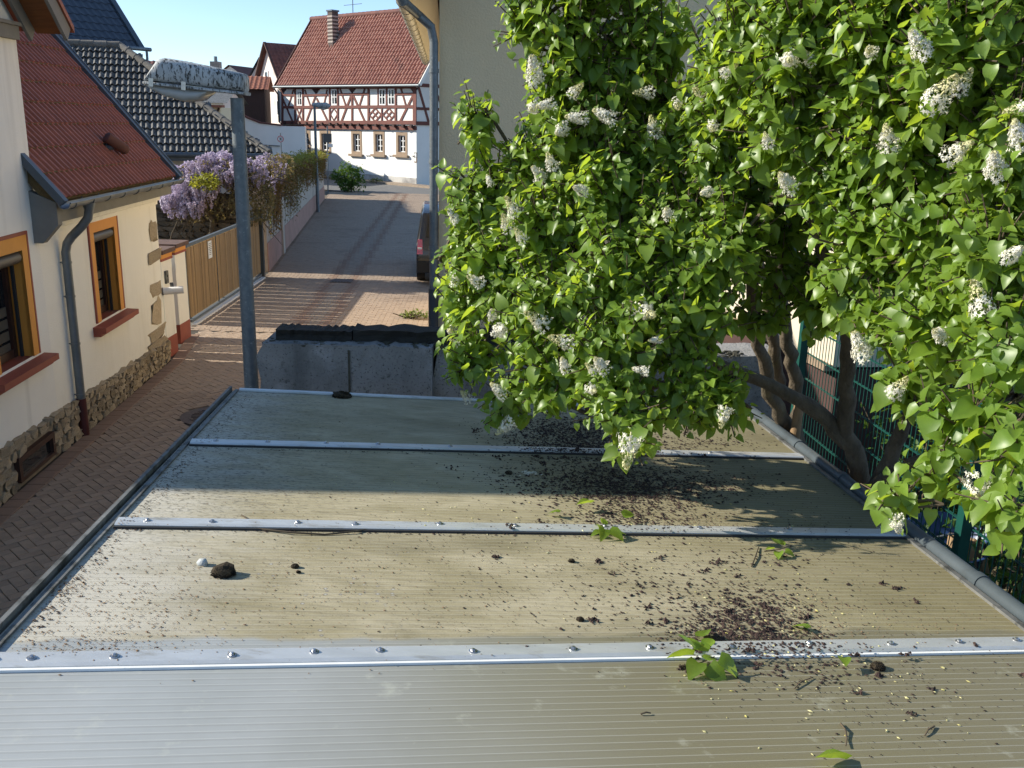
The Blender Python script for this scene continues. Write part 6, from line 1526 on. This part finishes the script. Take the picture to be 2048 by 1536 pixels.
# ================================================================== LITTER ON THE CARPORT
def on_roof(p):
    h = (p - RP0).dot(RN); return p - RN * h
lb, lt2, lp_ = MB(), MB(), MB()
def bit(mb, p, s, flat=.35):
    d = Vector((random.gauss(0, 1), random.gauss(0, 1), 0)); d = (d - RN * d.dot(RN)).normalized(); w = RN.cross(d); s2 = s * random.uniform(.3, .8)
    a, c, e = p + d * s, p - d * s + w * s2 * .3, p + w * s2
    f_ = p - w * s2; top = p + RN * s * random.uniform(flat * .5, flat * 1.6)
    i = len(mb.v); mb.v += [tuple(a), tuple(e), tuple(c), tuple(f_), tuple(top)]; mb.f += [(i, i + 1, i + 4), (i + 1, i + 2, i + 4), (i + 2, i + 3, i + 4), (i + 3, i, i + 4)]
def clump(mb, u, v, su, sv, n, smin, smax, flat=.35):
    for _ in range(n):
        uu, vv = u + random.gauss(0, su), v + random.gauss(0, sv)
        if vv < 790: continue
        p = roof(uu, vv, .002)
        if (p - bars[1][0]).dot(ls) < .03 or (p - bars[1][1]).dot(rs) > -.02: continue
        b1 = abs((p - bars[1][0]).dot(EL)) < .045 or abs((p - bars[2][0]).dot(EL)) < .045 or abs((p - bars[3][0]).dot(EL)) < .045
        if b1: p += RN * .0135
        bit(mb, p, random.uniform(smin, smax) * random.choice((.6, .8, 1, 1, 1.4)), flat)
for (u, v, su, sv, n) in ((1500, 1235, 70, 30, 620), (1440, 1270, 60, 18, 300), (1570, 1285, 50, 16, 240), (1600, 1330, 90, 22, 130), (1150, 870, 70, 22, 1900), (1220, 900, 90, 14, 1000), (1200, 965, 85, 22, 1500), (1300, 990, 70, 25, 900), (1420, 970, 70, 18, 300), (1250, 1035, 70, 12, 260), (1350, 1050, 120, 12, 220), (1430, 885, 60, 8, 120), (1060, 850, 50, 14, 250), (1010, 945, 40, 14, 40), (1530, 1120, 60, 14, 60), (1250, 1130, 180, 50, 220), (1330, 1180, 90, 40, 160), (1110, 1200, 160, 60, 120), (1700, 1360, 160, 40, 130), (1800, 1440, 150, 60, 80), (1750, 1180, 120, 60, 110), (1000, 1000, 260, 90, 260), (1620, 1040, 120, 40, 160)):
    clump(lb, u, v, su, sv, int(n * (1.8 if su < 100 else 2.2)), *((.003, .0088) if su < 100 else (.0016, .0048)))
for k in range(60):      # dried flower heads: little heaps
    u, v = random.choice(((1500, 1240, 110, 40), (1150, 900, 120, 60), (1300, 1120, 250, 90), (1750, 1350, 200, 60)))[:2]; u += random.gauss(0, 140); v += random.gauss(0, 55)
    if v < 840: continue
    clump(lb, u, v, 5, 2.5, random.randint(8, 22), .003, .008, .9)
for (u, v, su, sv, n) in ((110, 1170, 40, 14, 170), (90, 1155, 25, 6, 90), (250, 1230, 110, 40, 240), (160, 1290, 90, 14, 120), (500, 1180, 260, 60, 260), (300, 1150, 120, 40, 160), (1000, 1150, 350, 70, 300), (1550, 1230, 120, 50, 300), (1350, 1040, 90, 10, 90), (560, 985, 260, 24, 160), (1450, 950, 60, 14, 110), (1850, 1250, 100, 25, 60)):
    clump(lt2, u, v, su, sv, int(n * 2.6), .0014, .0042, .25)
for (u, v, su, sv, n) in ((1560, 1290, 160, 40, 60), (1650, 1380, 160, 60, 50), (1000, 1010, 200, 40, 50), (1250, 1100, 200, 60, 40), (1550, 1230, 80, 40, 60), (1850, 1440, 140, 70, 26), (1350, 1060, 160, 14, 40)):
    clump(lp_, u, v, su, sv, n, .003, .0065, .3)
for k in (1, 2, 3):      # dirt lodged along the bars
    (ua, va), (ub, vb) = barpx[k]
    for _ in range(420 if k > 1 else 120):
        u = random.uniform(max(ua, 0), min(ub, 2048)); v = va + (vb - va) * (u - ua) / (ub - ua) + (12 if k == 2 else 10 if k == 3 else -16) + random.gauss(0, 1.5); clump(lb, u, v, 0, 0, 1, .002, .005)
for _ in range(700):
    t = random.random(); u = 470 - 470 * t + 26 * (1 + t) * random.uniform(.6, 1.5); v = 790 + 480 * t; clump(lb if random.random() < .7 else lt2, u, v, 2, 2, 1, .002, .005)
for nm, mb, mt, lab in (('flower_litter', lb, m_litter, 'dark brown fallen lilac flower litter scattered over the carport sheets'), ('dry_litter', lt2, m_litter2, 'tan dry flower crumbs and lichen flakes on the left of the carport sheets'), ('petal_litter', lp_, m_petal, 'yellow and white fallen petals on the carport sheets')):
    o = stuff(put(nm, mb, mt)); tag(o, lab, 'litter')
# fallen sprigs and single leaves
def sprig(label, u, v, dirs, size, name='fallen_sprig', lift=.03):
    c = roof(u, v, .006); t = thing(name, label, 'sprig' if len(dirs) > 1 else 'leaf', c)
    if len(dirs) > 1:
        b = MB(); b.tube([c - EX * .06 + RN * .004, c + RN * .012, c + EX * .05 + EL * .02 + RN * .02], [.0025, .002, .0015], 5); put('twig', b, m_twig, t)
    for (ang, dist, tilt, s) in dirs:
        a = R_(ang); d = EX * math.cos(a) + EL * math.sin(a); p = c + d * dist + RN * lift * random.uniform(.3, 1)
        dd_ = (d + RN * tilt).normalized(); x = dd_.cross(RN + Vector((random.gauss(0, .3), random.gauss(0, .3), 0))).normalized(); n = x.cross(dd_); ss = size * s
        tip = p + dd_ * ss; low = min((tip - RP0).dot(RN), 0); p = p - RN * (low - .004 if low < 0 else 0)
        put('leaf', random.choice(lme), None, t, frame(p, x * ss, dd_ * ss, n * ss))
sprig('large fresh green lilac sprig lying across the front aluminium bar', 1398, 1338, [(165, .02, -.1, 1.1), (230, .015, -.2, 1.0), (300, .03, -.25, 1.0), (330, .05, -.3, 1.1), (20, .02, .15, .8), (70, .02, .3, .9), (120, .02, .4, 1.0), (50, .05, .25, .7)], .068, lift=.05)
sprig('fresh green lilac sprig lying on the second bar in the middle of the roof', 1208, 1072, [(250, .01, -.1, 1), (310, .02, -.1, 1.2), (100, .03, .4, .8), (80, .05, .5, .7), (200, .02, .1, .7), (350, .04, .1, .8)], .058)
sprig('small green lilac sprig with bare twig on the right of the roof', 1558, 1108, [(90, .03, .5, .9), (60, .04, .4, .8), (240, .02, -.1, .9), (190, .03, .1, .7), (320, .02, 0, .8)], .050)
for lab, u, v, a, s in (('single pale green leaf standing curled above the second bar', 1180, 1020, 200, .07), ('single green leaf beside the litter heap at the front bar', 1404, 1284, 60, .06), ('small dark green leaf at the end of a pale stalk', 1614, 1266, 120, .05), ('small bright leaf right of the large sprig', 1684, 1333, 250, .045), ('green leaf cut by the bottom edge of the picture', 1690, 1534, 170, .075), ('tiny curled leaf just above the second bar', 1118, 1036, 150, .045), ('green leaf lying right of the sprig on the second bar', 1245, 1046, 20, .055)):
    sprig(lab, u, v, [(a, 0, .15, 1)], s, 'fallen_leaf')
def twig_thing(label, pix, r):
    pts = [roof(u, v, .004 + .004 * (i % 2)) for i, (u, v) in enumerate(pix)]; b = MB(); b.tube(pts, [r * (1 - .5 * i / len(pts)) for i in range(len(pts))], 6); return tag(put('fallen_twig', b, m_twig, sm=60), label, 'twig')
twig_thing('long thin bent twig lying along the second aluminium bar', [(515, 1060), (580, 1069), (650, 1071), (710, 1067), (750, 1058), (778, 1050)], .004)
twig_thing('short pale twig standing across the second bar on the left', [(483, 1032), (492, 1040), (500, 1044), (512, 1050)], .003)
twig_thing('curved pale twig on the front sheet at the lower right', [(1681, 1450), (1690, 1465), (1693, 1480), (1691, 1497)], .0028)
twig_thing('small forked pale twig at the lower right edge of the front sheet', [(1868, 1455), (1855, 1465), (1849, 1474)], .0028)
twig_thing('thin dark twig near the petals right of the large sprig', [(1588, 1380), (1602, 1368), (1625, 1357)], .0022)
twig_thing('short brown twig in the middle of the front sheet', [(1281, 1431), (1292, 1430), (1301, 1429)], .0025)
twig_thing('pale flower stalk crossing the litter by the front bar', [(1624, 1268), (1640, 1284), (1664, 1295)], .0025)
twig_thing('bare stalk leaning beside the small sprig on the right', [(1503, 1135), (1511, 1115), (1517, 1096)], .0028)
def moss_lump(label, u, v, r, mat=m_moss, cat='moss', name='moss_lump', flat=.75):
    c = roof(u, v, 0); b = MB(); rr = random.Random(int(u)); vv, ff = rock(int(u), jit=.3, boxy=.15); b.add((np.array(vv) * (2 * r * 1.1, 2 * r * .9, 2 * r * flat)) @ np.array([EX, EL, RN]) + np.array(c + RN * r * flat * .55), ff)
    if name == 'moss_lump':
        for k in range(420):
            d = Vector((rr.gauss(0, 1), rr.gauss(0, 1), abs(rr.gauss(0, 1)))).normalized(); p = c + EX * d.x * r * 1.12 + EL * d.y * r * .95 + RN * (d.z * r * flat * 1.15 + .002); w = d.cross(Vector((rr.gauss(0, 1), rr.gauss(0, 1), rr.gauss(0, 1)))).normalized() * r * .13
            q = p + (EX * d.x + EL * d.y + RN * d.z) * r * .34 + w * rr.gauss(0, 1); b.tri(p - w, p + w, q)
    return tag(put(name, b, mat, sm=(60 if name != 'moss_lump' else None)), label, cat)
moss_lump('big round dark brown moss cushion on the left of the roof', 447, 1150, .028)
moss_lump('small dark moss ball right of the big moss cushion', 590, 1135, .010)
moss_lump('tiny moss crumb just below the small moss ball', 597, 1146, .006)
moss_lump('dark brown dried clump lying at the far edge of the roof', 684, 794, .04, flat=.45)
moss_lump('brown dried flower head on the front sheet at the right', 1755, 1337, .016)
moss_lump('dark dried clump on the middle sheet near the litter heap', 1143, 1124, .009)
moss_lump('dark crumb among the litter in front of the hanging blossom', 1017, 948, .012)
moss_lump('brown crumb left of the lichen spots on the middle sheet', 1160, 1241, .009)
moss_lump('small pale grey pebble beside the big moss cushion', 405, 1130, .013, m_pebble, 'stone', 'pebble', .9)
b = MB()
pc_ = roof(1058, 950, .004)
for i in range(40):
    p = pc_ + EX * random.gauss(0, .018) + EL * random.gauss(0, .010) + RN * random.uniform(0, .012); a, e = EX * .006, EL * .006; b.quad(p - a, p - e, p + a + RN * .003, p + e)
tag(put('fallen_blossom', b, m_floret), 'wilted whitish blossom fallen on the sheet below the lilac', 'blossom')
